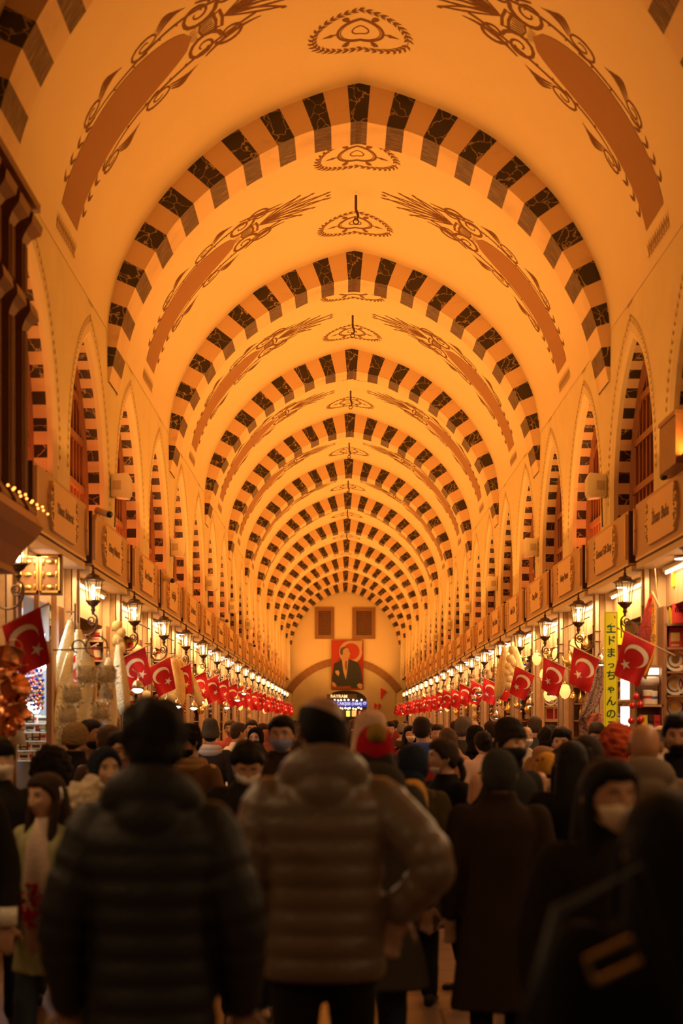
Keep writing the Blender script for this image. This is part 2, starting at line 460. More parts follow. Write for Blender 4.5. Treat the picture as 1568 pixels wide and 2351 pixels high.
# ---- side walls: one module per lunette
LUNZ0, LUNZ1 = 3.86, 5.70
HWL = 1.085
def lun_outline(hw, z0, zs, z1, n=10):
    """left-bottom -> apex -> right-bottom, two-centred pointed arch"""
    rise = z1-zs; R_ = (hw*hw+rise*rise)/(2*hw) if rise > hw else None
    pts = [(-hw, z0)]
    # circle centre on spring line at +c
    c = (rise*rise-hw*hw)/(2*hw); Rr = hw+c
    for i in range(n+1):
        a = PI - (PI-math.atan2(rise, -c))*i/n
        pts.append((c+Rr*math.cos(a), zs+Rr*math.sin(a)))
    pts[-1] = (0.0, z1)
    r = [(-x, z) for x, z in reversed(pts[:-1])]
    return pts + r
LUN = lun_outline(HWL, LUNZ0, 4.15, LUNZ1)
LUNI = lun_outline(HWL-0.05, LUNZ0, 4.15, LUNZ1-0.07)
TH = 0.27
def wall_module():
    mb = MB(); H = PITCH/2; zt = 6.02; zb = 3.40
    n = len(LUN)
    # boundary targets
    def bnd(i):
        x, z = LUN[i]
        t = i/(n-1)
        if i == 0: return (-H, LUNZ0)
        if i == n-1: return (H, LUNZ0)
        mid = n//2
        if i <= mid:
            f = i/mid
            return (-H, LUNZ0+(zt-LUNZ0)*f/(7/11)) if f < 7/11 else (-H*(1-(f-7/11)/(4/11)), zt)
        j = n-1-i; f = j/mid
        return (H, LUNZ0+(zt-LUNZ0)*f/(7/11)) if f < 7/11 else (H*(1-(f-7/11)/(4/11)), zt)
    for i in range(n-1):
        a, b = LUN[i], LUN[i+1]; c, d = bnd(i+1), bnd(i)
        mb.add([(0,a[0],a[1]),(0,b[0],b[1]),(0,c[0],c[1]),(0,d[0],d[1])], [(0,1,2,3)], 0)
    for yy in (-H, H):   # corner fill
        pass
    # strip below opening
    pass
    # cream reveal then striped reveal
    A, B = LUN, LUNI
    for i in range(n-1):
        mb.add([(0,A[i][0],A[i][1]),(0.03,B[i][0],B[i][1]),(0.03,B[i+1][0],B[i+1][1]),(0,A[i+1][0],A[i+1][1])], [(0,1,2,3)], 4)
        mb.add([(0.03,B[i][0],B[i][1]),(0.08,B[i][0],B[i][1]),(0.08,B[i+1][0],B[i+1][1]),(0.03,B[i+1][0],B[i+1][1])], [(0,1,2,3)], 4)
    # stripes by arclength with a reveal
    L = [0]
    for i in range(1, n): L.append(L[-1]+math.dist(B[i], B[i-1]))
    tot = L[-1]
    def pt(s):
        s = max(0, min(tot, s))
        for i in range(1, n):
            if L[i] >= s-1e-9:
                t = (s-L[i-1])/(L[i]-L[i-1]); return (B[i-1][0]+(B[i][0]-B[i-1][0])*t, B[i-1][1]+(B[i][1]-B[i-1][1])*t)
    m = 38; half = tot/m
    for i in range(m):
        for s_ in range(2):
            p, q = pt(half*(i+s_/2)), pt(half*(i+(s_+1)/2)); sgn = (i if i < m/2 else m-1-i)
            dk = (sgn % 2 == 0)
            mb.add([(0.08,p[0],p[1]),(TH,p[0],p[1]),(TH,q[0],q[1]),(0.08,q[0],q[1])], [(0,1,2,3)], 1 if dk else 2)
    # leaf garland round the opening
    def fm(a, b): return (-0.004, a, b)
    G = lun_outline(HWL+0.10, LUNZ0+0.15, 4.15, LUNZ1+0.13, 14)
    garland(mb, G[:len(G)//2+1], 0.085, 0.075, 0.022, fm, 3, 0); garland(mb, list(reversed(G[len(G)//2:])), 0.085, 0.075, 0.022, fm, 3, 0)
    G = lun_outline(0.35, 5.3, 5.50, LUNZ1+0.26, 14)
    for q in range(7):
        an = PI/2+(q-3)*0.16
        leaf(mb, 0.0+0.11*math.cos(an)*1.6, LUNZ1+0.18+0.1*math.sin(an)-0.03, an, 0.12, 0.02, fm, 3)
    return mb.mesh('wall_module', [M_WALLPL, M_DARKM, M_LIGHTM, M_ORNL, M_PLASTER])
def join_modules(side):
    src = wall_module(); mb = MB()
    V = [tuple(v.co) for v in src.vertices]; Fs = [tuple(p.vertices) for p in src.polygons]; Ms = [p.material_index for p in src.polygons]
    y = GAP0+0.28-PITCH*6
    while y < Y1-0.5:
        o = len(mb.v); mb.v.extend([(side*(WALLX+p[0]), y+p[1], p[2]) for p in V])
        for f, m in zip(Fs, Ms): mb.f.append(tuple(i+o for i in f)); mb.m.append(m)
        y += PITCH
    bpy.data.meshes.remove(src)
    # back skin
    return struct(mb.build('wall_left' if side < 0 else 'wall_right', [M_WALLPL, M_DARKM, M_LIGHTM, M_ORNL, M_PLASTER], fix=False))
join_modules(-1); join_modules(1)

# lunette windows, wooden lattice with backing curtain
def window_mesh():
    mb = MB()
    O = lun_outline(HWL-0.05, LUNZ0, 4.15, LUNZ1-0.07)
    def inside_top(y):
        for i in range(len(O)-1):
            if O[i][0] <= y <= O[i+1][0]:
                t = (y-O[i][0])/max(1e-9, O[i+1][0]-O[i][0]); return O[i][1]+(O[i+1][1]-O[i][1])*t
        return LUNZ0
    mb.prism([(p[0], p[1]) for p in O], lambda a, b, d: (d, a, b), TH+0.10, TH+0.12, 1)
    # frame
    pts = [(TH-0.02, p[0], p[1]) for p in O]
    mb.tube(pts, 0.05, 4, 0)
    for i in range(-5, 6):
        y = i*0.18; w = 0.045 if i % 2 == 0 else 0.032
        zt = inside_top(y)
        if zt-LUNZ0 > 0.1: mb.box(TH-0.03, TH+0.09, y-w/2, y+w/2, LUNZ0, zt, 0)
    for z in (4.22, 4.72, 5.15):
        hw = 0.0
        for j in range(110):
            yy = j*0.01
            if inside_top(yy) > z: hw = yy
        mb.box(TH-0.045, TH+0.06, -hw, hw, z-0.035, z+0.035, 0)
    return mb.mesh('window', [M_WINWOOD, M_WINBACK])
wm = window_mesh()
wn = 0
y = GAP0+0.28-PITCH*4
while y < Y1-1:
    for side in (-1, 1):
        wn += 1
        o = struct(link('window_%d' % wn, wm, None, (side*WALLX, y, 0), 0 if side > 0 else PI))
    y += PITCH

# hooks in the vault
def hook():
    mb = MB()
    mb.lathe([(0.07, 0.0), (0.05, -0.02), (0.02, -0.035)], 0, 0, 0, 14, 1)
    mb.tube([(0,0,-0.02), (0,0,-0.22), (0.02,0,-0.27), (0.03,0,-0.31), (0.01,0,-0.35), (-0.02,0,-0.33)], [0.018,0.018,0.02,0.016,0.014,0.01], 8, 0)
    mb.tube([(0.0+0.035*math.cos(a), 0, -0.38+0.035*math.sin(a)) for a in [i*PI/6 for i in range(13)]], 0.009, 6, 0, cap=False)
    return mb.mesh('ceiling_hook', [M_IRON, M_CREAMP])
hm = hook()
for k in range(1, 8):
    yc = ring_y(k-1)+3.2
    tag(link('ceiling_hook', hm, None, (0, yc, PO.at(0)[1]-0.003)), 'black iron hook hanging from the vault crown in the %s bay, counting from the camera' % ORD[k-1], 'hook', 'iron hooks along the vault crown')

# floor
fb = MB(); fb.add([(-6, Y0, 0), (6, Y0, 0), (6, 90, 0), (-6, 90, 0)], [(0,1,2,3)])
fl = struct(fb.build('floor', M_FLOOR))
nt = M_FLOOR.node_tree; N = nt.nodes; L_ = nt.links
br = N.new('ShaderNodeTexBrick'); br.inputs['Scale'].default_value = 1.0; br.inputs['Brick Width'].default_value = 0.8; br.inputs['Row Height'].default_value = 0.45
br.inputs['Mortar Size'].default_value = 0.012; br.inputs['Color1'].default_value = (0.26, 0.16, 0.10, 1); br.inputs['Color2'].default_value = (0.18, 0.11, 0.07, 1); br.inputs['Mortar'].default_value = (0.06, 0.035, 0.02, 1)
tcf = N.new('ShaderNodeTexCoord'); L_.new(tcf.outputs['Object'], br.inputs['Vector']); L_.new(br.outputs['Color'], N['Principled BSDF'].inputs['Base Color'])

# ---- end wall
YE = 71.2
def E(px, py, D=YE): return (px2x(px, D), py2z(py, D))
eb = MB()
# plaster lunette above the stone arch
x0, z0 = -WALLX-0.2, 0
eb.box(-WALLX-0.3, WALLX+0.3, YE, YE+0.3, 0, 9.0, 0)
wb = struct(eb.build('wall_back', [M_PLASTER]))
eb = MB()
# stone arch band and grey infill, segmental
AC = ((E(668,1568)[0]+E(912,1568)[0])/2, 0); hw = (E(912,1568)[0]-E(668,1568)[0])/2
apz = E(790,1510)[1]; sz = E(790,1568)[1]
rise = apz-sz; Rb = (hw*hw+rise*rise)/(2*rise); cz = apz-Rb
xc = AC[0]; aM = math.asin(min(1, hw/Rb)); Ri = Rb-0.36
nb = 22
for i in range(nb):
    a0 = -aM*1.12+2*aM*1.12*i/nb; a1 = -aM*1.12+2*aM*1.12*(i+1)/nb-0.008
    P = [(xc+r*math.sin(a), cz+r*math.cos(a)) for r, a in ((Rb,a0),(Rb,a1),(Ri,a1),(Ri,a0))]
    eb.prism(P, lambda a, b, d: (a, d, b), YE-0.10, YE+0.02, 0)
a_ = [-aM*1.12+2*aM*1.12*i/30 for i in range(31)]
P = [(xc+(Rb-0.01)*math.sin(a), cz+(Rb-0.01)*math.cos(a)) for a in a_]+[(xc+Ri*math.sin(a), cz+Ri*math.cos(a)) for a in reversed(a_)]
for i in range(30):
    q = [(xc+(Rb-0.01)*math.sin(a_[i]), cz+(Rb-0.01)*math.cos(a_[i])), (xc+(Rb-0.01)*math.sin(a_[i+1]), cz+(Rb-0.01)*math.cos(a_[i+1])), (xc+Ri*math.sin(a_[i+1]), cz+Ri*math.cos(a_[i+1])), (xc+Ri*math.sin(a_[i]), cz+Ri*math.cos(a_[i]))]
    eb.prism(q, lambda a, b, d: (a, d, b), YE-0.085, YE+0.02, 1)
struct(eb.build('trim_20', [M_BROWNST, M_MORTAR], fix=True))
eb = MB()
# infill strips around doorway
dxc = E(795,1600)[0]; dhw = (E(845,1600)[0]-E(748,1600)[0])/2; dz = E(795,1585)[1]; dspr = E(795,1612)[1]
def dtop(x):
    t = abs(x-dxc)/dhw
    return 0 if t >= 1 else dspr+(dz-dspr)*math.sqrt(1-t**2.2)
nx = 60
xs = [xc-Ri*math.sin(aM*1.12)+2*Ri*math.sin(aM*1.12)*i/nx for i in range(nx+1)]
for i in range(nx):
    xa, xb = xs[i], xs[i+1]
    ta = cz+math.sqrt(max(0, Ri*Ri-(xa-xc)**2)); tb = cz+math.sqrt(max(0, Ri*Ri-(xb-xc)**2))
    ba, bb = dtop(xa), dtop(xb)
    eb.add([(xa,YE-0.05,ba),(xb,YE-0.05,bb),(xb,YE-0.05,tb),(xa,YE-0.05,ta),(xa,YE-0.001,ba),(xb,YE-0.001,bb)], [(0,1,2,3),(0,4,5,1)], 0)
struct(eb.build('trim_21', [M_GREYST]))
# recess seen through the doorway
M_NIGHT = mat('night_street', (0.03, 0.025, 0.03), 0.8)
db = MB()
P = [(dxc-dhw, 0)]+[(dxc+dhw*math.cos(PI-PI*i/20), dtop(dxc+dhw*math.cos(PI-PI*i/20)*0.999)) for i in range(21)]+[(dxc+dhw, 0)]
P[1] = (dxc-dhw, dspr); P[-2] = (dxc+dhw, dspr)
db.prism(P, lambda a, b, d: (a, d, b), YE-0.02, YE-0.012, 0)
struct(db.build('door_1', [M_NIGHT], fix=True))
# two barred windows
M_MESHW = mat('window_mesh_dark', (0.085, 0.055, 0.035), 0.7, var=0.2, vscale=14)
for n_, (a0, a1, b0, b1, i0, i1, j0, j1) in enumerate(((723,767,1395,1467,731.5,759.5,1402.5,1458), (809,861.5,1395.5,1467,818,853,1403,1458))):
    wbm = MB()
    X0, Z1 = E(a0, b0); X1, Z0 = E(a1, b1); x0, z1 = E(i0, j0); x1, z0 = E(i1, j1); ya, yb = YE-0.06, YE+0.01
    wbm.box(X0, X1, ya, yb, z1, Z1); wbm.box(X0, X1, ya, yb, Z0, z0); wbm.box(X0, x0, ya, yb, z0, z1); wbm.box(x1, X1, ya, yb, z0, z1)
    wbm.box(x0, x1, YE-0.012, YE-0.002, z0, z1, 1)
    for q in range(1, 9):
        x = x0+(x1-x0)*q/9; wbm.box(x-0.012, x+0.012, YE-0.035, YE-0.012, z0, z1, 2)
    for q in range(1, 14):
        z = z0+(z1-z0)*q/14; wbm.box(x0, x1, YE-0.036, YE-0.012, z-0.012, z+0.012, 2)
    struct(wbm.build('window_%d' % (90+n_), [M_BROWNST, M_MESHW, M_POST], fix=True))

# banner with a portrait in front of a crescent flag
M_BRED = mat('banner_red', (0.45, 0.05, 0.03), 0.8, var=0.1, vscale=1.5); M_BRED2 = mat('banner_dark_red', (0.34, 0.03, 0.02), 0.8, var=0.2, vscale=1.5)
M_BCREAM = mat('banner_cream', (0.55, 0.38, 0.25), 0.8); M_SUIT = mat('banner_suit', (0.035, 0.04, 0.045), 0.8); M_BSKIN = mat('banner_skin', (0.52, 0.32, 0.20), 0.8)
M_BHAIR = mat('banner_hair', (0.12, 0.08, 0.05), 0.8); M_BTAB = mat('banner_table', (0.25, 0.07, 0.03), 0.8); M_BTIE = mat('banner_tie', (0.28, 0.10, 0.09), 0.8)
ban = empty('wall_banner', (px2x(797, YE-0.25), YE-0.14, py2z(1583, YE-0.14)), 0, 'tall red banner with portrait of a man in dark suit, above far doorway', 'banner')
bx0, bz1 = E(760.5, 1470, YE-0.14); bx1, bz0 = E(834.5, 1583, YE-0.14)
ox, oz = ban.location.x, ban.location.z
def BB(u, v): return (bx0+(bx1-bx0)*u-ox, bz0+(bz1-bz0)*(1-v)-oz)   # u,v 0..1 from top left
def bpoly(name, pts, m, lay):
    mb = MB(); P = [BB(*p) for p in pts]; mb.prism(P, lambda a, b, d: (a, d, b), -0.004*lay, -0.004*lay+0.003); return mb.build(name, [m], ban, fix=True)
def circ(cu, cv, r, n=28, a0=0, a1=2*PI): return [(cu+r*math.cos(a0+(a1-a0)*i/n), cv+r*0.65*math.sin(a0+(a1-a0)*i/n)) for i in range(n)]
bpoly('banner_cloth', [(0,0),(1,0),(1,1),(0,1)], M_BRED2, 0)
bpoly('flag_field', [(0.0,0.0),(0.46,0.0),(0.30,0.30),(0.05,0.52),(0.0,0.5)], M_BRED, 1)
bpoly('crescent', circ(0.60, 0.24, 0.36), M_BCREAM, 3)
bpoly('pale_fold', [(0.62,0.01),(0.97,0.01),(0.93,0.32),(0.80,0.42),(0.60,0.2)], M_BCREAM, 2)
bpoly('crescent_inner', circ(0.62, 0.23, 0.26), M_BRED, 4)
bpoly('red_disc_side', [(0.0,0.52),(0.25,0.4),(0.2,0.6),(0.0,0.75)], M_BRED, 2)
bpoly('suit', [(0.08,0.48),(0.25,0.42),(0.34,0.39),(0.44,0.42),(0.56,0.39),(0.72,0.42),(0.85,0.47),(0.92,0.60),(0.96,0.80),(0.98,0.97),(0.02,0.97),(0.03,0.75)], M_SUIT, 6)
bpoly('shirt', [(0.33,0.39),(0.53,0.38),(0.50,0.60),(0.45,0.80),(0.37,0.62)], M_BCREAM, 7)
bpoly('neck_tie', [(0.43,0.42),(0.50,0.42),(0.49,0.55),(0.46,0.63),(0.42,0.54)], M_BTIE, 8)
bpoly('neck', [(0.34,0.30),(0.52,0.30),(0.52,0.40),(0.43,0.43),(0.35,0.39)], M_BSKIN, 8)
bpoly('head', [(0.30,0.20),(0.34,0.15),(0.45,0.14),(0.53,0.17),(0.55,0.22),(0.60,0.285),(0.56,0.30),(0.57,0.35),(0.52,0.37),(0.44,0.35),(0.36,0.34),(0.31,0.28)], M_BSKIN, 9)
bpoly('hair', [(0.27,0.22),(0.30,0.16),(0.38,0.135),(0.50,0.14),(0.42,0.17),(0.36,0.20),(0.36,0.28),(0.32,0.31),(0.28,0.27)], M_BHAIR, 10)
bpoly('pocket_square', [(0.13,0.62),(0.22,0.61),(0.26,0.66),(0.22,0.73),(0.16,0.69),(0.12,0.65)], M_BCREAM, 7)
bpoly('table', [(0.02,0.94),(0.6,0.93),(0.62,0.99),(0.02,0.99)], M_BTAB, 8)
bpoly('left_hand', [(0.02,0.84),(0.10,0.86),(0.17,0.92),(0.14,0.95),(0.03,0.93)], M_BSKIN, 9)
bpoly('right_hand', [(0.80,0.90),(0.88,0.87),(0.97,0.90),(0.96,0.98),(0.90,0.99),(0.82,0.95)], M_BSKIN, 9)
# sign in the doorway
M_BLUEE = mat('sign_blue', (0.02, 0.03, 0.2), 0.4, emit=(0.02, 0.04, 0.30), estr=1.0)
M_WTXT = mat('sign_white_text', (0.8, 0.85, 1), 0.4, emit=(0.55, 0.65, 1.0), estr=1.0)
M_YTXT = mat('sign_warm_text', (0.9, 0.8, 0.5), 0.4, emit=(1.0, 0.72, 0.35), estr=1.1)
ys = YE-0.10
sg = empty('door_sign', (px2x(800, ys), ys, py2z(1616, ys)), 0, 'blue illuminated name sign with white capitals across the far doorway', 'sign')
mb = MB(); w = (dhw*2-0.1)/2; mb.box(-w-0.1, w-0.1, 0, 0.05, -0.15, 0.15); mb.build('sign_panel', [M_BLUEE], sg)
vs, fs = text_mesh('MISIR ÇARŞISI (1664)', 0.195, 0.004, bold=0.004)
mb = MB(); mb.add([(v[0]-0.22, -0.006+v[2]*0.5, v[1]) for v in vs], fs); mb.build('lettering', [M_WTXT], sg)
mb = MB(); mb.tube([(w-0.2+0.09*math.cos(a)*(1-a/14), -0.01, 0.02+0.09*math.sin(a)*(1-a/14)) for a in [i*0.5 for i in range(20)]], 0.012, 5); mb.build('scroll_emblem', [M_WTXT], sg)
sg2 = empty('shop_sign', (px2x(785, ys), ys, py2z(1599, ys)), 0, 'small warm lit shop sign with capitals high inside the far doorway', 'sign')
mb = MB(); mb.box(-0.75, 0.75, 0, 0.04, -0.11, 0.11); mb.build('sign_panel', [mat('sign_grey', (0.12, 0.09, 0.07), 0.6)], sg2)
vs, fs = text_mesh('BAYRAM', 0.22, 0.004, bold=0.004)
mb = MB(); mb.add([(v[0]-0.15, -0.006+v[2]*0.5, v[1]) for v in vs], fs); mb.build('lettering', [M_YTXT], sg2)
lb = MB(); lb.ball((0,0,0), 0.045, 8, 6); lbm = lb.mesh('light_bulb', [mat('far_bulb', (1,.8,.5), .4, emit=(1, .65, .3), estr=5)], True)
for q, (px, py) in enumerate([(768,1607),(776,1608),(783,1607.5),(791,1607),(800,1607),(811,1607),(819,1609),(830,1607),(781,1626),(786,1627),(793,1626),(799,1627),(803,1626),(811,1627),(817,1628),(823,1625),(829,1627)]):
    tag(link('light_bulb', lbm, None, (px2x(px, ys), ys-0.03, py2z(py, ys))), 'tiny warm bulb in the strings of bulbs above and below the blue doorway sign', 'light bulb', 'string bulbs around the far door sign')
for nm, a, b, c, d, col in (('yellow_light_panel', 795, 803, 1632, 1645, (1, .8, .1)), ('red_light_panel', 824, 828, 1633, 1645, (1, .08, .04)), ('amber_light_panel', 808, 818, 1631, 1645, (.8, .35, .08))):
    mb = MB(); xa, za = E(a, c, ys); xb, zb = E(b, d, ys); mb.box(xa, xb, ys, ys+0.03, zb, za)
    tag(mb.build(nm, [mat(nm, col, .5, emit=col, estr=1.6)]), 'glowing %s panel low inside the far doorway' % nm.split('_')[0], 'light panel')
# ================================================================== SHOP FRONTS
FX = 2.70; FZ0, FZ1 = 3.33, 3.86
NS = 21            # slots built: j=-3..
def gap_y(j): return GAP0 + PITCH*j          # centre of gap before slot j
SIDEN = {-1: 'left', 1: 'right'}
def slotname(j, s):
    # counted from the camera
    return '%s %s' % (ORD[j+3], SIDEN[s])
# --- fascia boards with plaques
PLT_L = ['Yılmaz Baharat', 'Güney Baharat', 'Özer Baharat', 'Arifoğlu', 'Can Baharat', 'Malatya', 'Has Lokum']
PLT_R = ['İhsan Baba', 'Gurmet Gift Shop', 'Antep Pazarı', 'Saraç Silver', 'Mavi Çini', 'Hayat Lokum', 'Kaya Halı']
def plaque_outline(w, h, bul=0.10):
    """carved plaque: straight top and bottom, bowed ends with little lobes"""
    P = [(-w/2, -h/2), (w/2, -h/2)]
    n = 14
    for i in range(n+1):
        t = i/n; z = -h*0.46 + h*0.92*t
        b = bul*math.sin(PI*t)**0.7 + 0.014*math.cos(t*PI*8)
        P.append((w/2+0.015+b, z))
    P += [(w/2, h/2), (-w/2, h/2)]
    for i in range(n+1):
        t = i/n; z = h*0.46 - h*0.92*t
        b = bul*math.sin(PI*t)**0.7 + 0.014*math.cos(t*PI*8)
        P.append((-w/2-0.015-b, z))
    return P
def fascia(j, s, body):
    y0 = gap_y(j)+0.18; y1 = gap_y(j+1)-0.18; yc = (y0+y1)/2; hw = (y1-y0)/2
    root = empty('shop_fascia', (s*FX, yc, FZ0), 0)
    mb = MB(); x0, x1 = (0, 0.34) if s > 0 else (-0.34, 0)
    mb.box(x0, x1, -hw, hw, 0, FZ1-FZ0, 0); o = mb.build('board', [M_FASCIA], root)
    # dark returns at both ends
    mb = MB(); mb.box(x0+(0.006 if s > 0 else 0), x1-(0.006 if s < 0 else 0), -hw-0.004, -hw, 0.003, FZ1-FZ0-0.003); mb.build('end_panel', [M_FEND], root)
    mb = MB(); mb.box(x0-0.004, x1+0.004, -hw, hw, -0.018, 0.0); mb.build('edge_trim', [mat('aluminium_edge', (0.70, 0.55, 0.38), 0.35, metal=0.4)], root)
    # plaque
    W_, H_ = 1.02, 0.43
    mb = MB(); d = -s*1
    mb.prism(plaque_outline(W_, H_), lambda a, b, dd: (d*dd, a, b+(FZ1-FZ0)/2), 0.0, 0.03, 0)
    pl = mb.build('plaque', [M_PLAQUE], root, fix=True)
    # fretwork on plaque ends
    mb = MB(); rr = random.Random(3)
    for e in (-1, 1):
        for q in range(46):
            t = rr.random(); z = -H_*0.42+H_*0.84*t; b = rr.random()*(0.015+0.085*math.sin(PI*t)**0.7)
            yy = e*(W_/2+0.005+b); r_ = 0.007+0.006*rr.random(); an = rr.random()*PI
            c, n_ = math.cos(an)*r_*1.6, math.sin(an)*r_
            mb.prism([(yy-c, z-n_), (yy+n_*0.6, z-c*0.6), (yy+c, z+n_), (yy-n_*0.6, z+c*0.6)], lambda a, bb, dd: (d*dd, a, bb+(FZ1-FZ0)/2), 0.030, 0.033)
    o_ = mb.build('fretwork', [M_TEXT], pl); o_['kind'] = 'stuff'
    if body:
        vs, fs = text_mesh(body, 0.155 if len(body) < 12 else 0.125, 0.003, shear=0.18, bold=0.0035)
        mb = MB(); mb.add([(d*(0.032+v[2]*0.3), (v[0] if s < 0 else -v[0])*1.0, v[1]+(FZ1-FZ0)/2) for v in vs], fs); mb.build('lettering', [M_TEXT], pl)
    # narrow half ornaments at the board ends
    for e in (-1, 1):
        P = [(0.0, -0.23), (0.035, -0.17), (0.05, -0.02), (0.025, 0.0), (0.05, 0.02), (0.035, 0.17), (0.0, 0.23)]
        mb = MB(); mb.prism([(e*(hw-0.02-a), b) for a, b in P], lambda a, bb, dd: (d*dd, a, bb+(FZ1-FZ0)/2), 0.0, 0.028); mb.build('end_ornament', [M_PLAQUE], root, fix=True)
    tag(root, 'brown fascia board with carved name plaque over the %s shop%s' % (slotname(j, s), ''), 'shop sign', 'fascia boards along the %s side' % SIDEN[s])
    regkids(root); return root
FASC = {}
for s in (-1, 1):
    for j in range(-3, NS-3):
        if s < 0 and j < -1: continue
        k = j+1
        lst = PLT_L if s < 0 else PLT_R
        body = lst[k] if 0 <= k < len(lst) else (None if k < 0 else lst[k % len(lst)])
        FASC[(j, s)] = fascia(j, s, body)

# --- columns at the gaps, back structure of the stalls
def column_mesh():
    mb = MB()
    mb.box(0.14, 0.34, -0.11, 0.11, 0, 3.86, 0)
    mb.box(0.09, 0.13, -0.10, -0.06, 0, 3.32, 1)
    mb.box(0.09, 0.13, 0.05, 0.10, 0, 3.32, 1)
    return mb.mesh('column', [M_COLST, M_STEEL])
cm = column_mesh()
for s in (-1, 1):
    for j in range(-3, NS-2):
        o = struct(link('trim_%d' % (100+j+3+(40 if s > 0 else 0)), cm, None, (s*(FX+0.02), gap_y(j), 0), 0 if s > 0 else PI))

M_VAL = mat_streak('valance_corrugated', (0.40, 0.25, 0.12), (0.58, 0.40, 0.22), 1.0, 0.5, 0.45, 0.55, (1, 90, 1))
M_CEILW = mat('stall_ceiling', (0.72, 0.58, 0.38), 0.5)
SHELF_Z = (1.30, 1.53, 1.76, 1.99, 2.22, 2.45, 2.68)
def stall_parts(j, s):
    """stall interior: floor-to-ceiling partition facing camera, back wall, ceiling, valance"""
    y0 = gap_y(j)+0.12; y1 = gap_y(j+1)-0.12
    root = empty('shop_stall', (s*FX, gap_y(j+1)-0.12, 0))
    ly0 = y0-y1
    def bx(a, b, c, d, e, f): return (s*a, s*b, c, d, e, f) if s > 0 else (-b, -a, c, d, e, f)
    mb = MB(); mb.box(*bx(0.22, 1.9, -0.05, 0.0, 0, 3.3)); mb.build('partition', [M_WALLIN], root)
    mb = MB(); mb.box(*bx(1.85, 1.9, ly0, -0.05, 0, 3.3)); mb.build('back_wall', [M_WOODL], root)
    mb = MB(); mb.box(*bx(0.02, 1.9, ly0, 0, 3.24, 3.30)); mb.build('stall_ceiling', [M_CEILW], root)
    mb = MB(); mb.box(*bx(0.30, 0.33, ly0, -0.05, 2.86, 3.24)); mb.build('valance', [M_VAL], root)
    # counter with stepped top
    mb = MB(); mb.box(*bx(-0.02, 0.75, ly0+0.25, -0.25, 0, 0.86)); mb.box(*bx(-0.06, 0.78, ly0+0.22, -0.22, 0.86, 0.90)); mb.build('counter', [M_WOOD], root)
    # side shelves on the partition
    mb = MB()
    for z in SHELF_Z: mb.box(*bx(0.24, 1.55, -0.30, -0.05, z-0.02, z))
    mb.box(*bx(0.22, 0.25, -0.30, -0.05, 0.95, 2.85)); mb.box(*bx(0.88, 0.91, -0.30, -0.05, 0.95, 2.85)); mb.box(*bx(1.53, 1.56, -0.30, -0.05, 0.95, 2.85))
    mb.build('side_shelves', [M_WOODL if (j+s) % 2 else M_WOOD], root)
    tag(root, 'open market stall with side shelves and counter, the %s one' % slotname(j, s), 'market stall', 'market stalls on the %s side' % SIDEN[s])
    return root
for s in (-1, 1):
    for j in range(-3, NS-3):
        stall_parts(j, s)

# --- lantern on scroll bracket
def lantern_proto():
    root = empty('lantern', (0, 0, 0))
    mb = MB()   # roof + finial
    mb.lathe([(0.002, 0.0), (0.008, -0.01), (0.010, -0.02), (0.006, -0.03), (0.013, -0.042), (0.007, -0.055), (0.018, -0.068), (0.010, -0.080), (0.025, -0.092), (0.055, -0.104), (0.066, -0.112), (0.064, -0.122), (0.085, -0.135), (0.112, -0.150), (0.122, -0.156), (0.110, -0.160), (0.06, -0.150)], 0, 0, 0, 12)
    mb.build('lantern_roof', [M_IRON], root, smooth=False)
    mb = MB()   # glass body, hexagonal, flared
    pr = [(0.088, -0.160), (0.078, -0.20), (0.070, -0.25), (0.066, -0.31), (0.060, -0.352)]
    mb.lathe(pr, 0, 0, 0, 6, 0, cap=False); mb.build('glass_pane', [M_LAMPGLASS], root)
    mb = MB()
    for i in range(6):
        a = 2*PI*i/6; mb.tube([(r*1.03*math.cos(a), r*1.03*math.sin(a), z) for r, z in pr], 0.005, 4)
    mb.build('frame_rib', [M_IRON], root)
    mb = MB(); mb.lathe([(0.012, -0.34), (0.020, -0.31), (0.024, -0.27), (0.016, -0.22), (0.006, -0.20)], 0, 0, 0, 8); mb.build('bulb', [M_BULB], root, smooth=True)
    mb = MB(); mb.lathe([(0.072, -0.350), (0.075, -0.362), (0.060, -0.372), (0.045, -0.395), (0.022, -0.41), (0.018, -0.43), (0.026, -0.44), (0.015, -0.46), (0.012, -0.49)], 0, 0, 0, 12); mb.build('cup', [M_IRON], root)
    # scroll arm: spiral then sweeping to the wall (+x local)
    mb = MB()
    sp = [(0.015+0.045*(1-t*0.75)*math.cos(PI*0.9+t*3.3*PI), 0, -0.545+0.050*(1-t*0.75)*math.sin(PI*0.9+t*3.3*PI)) for t in [i/24 for i in range(25)]]
    mb.tube(list(reversed(sp)), 0.008, 6)
    arm = [(0, 0, -0.48), (-0.03, 0, -0.505), (-0.040, 0, -0.55), (-0.03, 0, -0.61), (0.01, 0, -0.665), (0.07, 0, -0.69), (0.13, 0, -0.675), (0.165, 0, -0.63), (0.175, 0, -0.58)]
    mb.tube([tuple(p) for p in [(q.x, 0, q.y) for q in catmull([(a[0], a[2]) for a in arm], 4)]], 0.010, 6)
    mb.tube([(0.175, 0, -0.40), (0.175, 0, -0.66)], 0.009, 6)
    mb.lathe([(0.003, 0.0), (0.012, -0.02), (0.005, -0.04)], 0.175, 0, -0.375, 8)
    for z in (-0.46, -0.58): mb.tube([(0.175, 0, z), (0.26, 0, z)], 0.009, 6)
    mb.build('scroll_bracket', [M_IRON], root)
    regkids(root); return root
lp = lantern_proto(); first = True
ln = 0
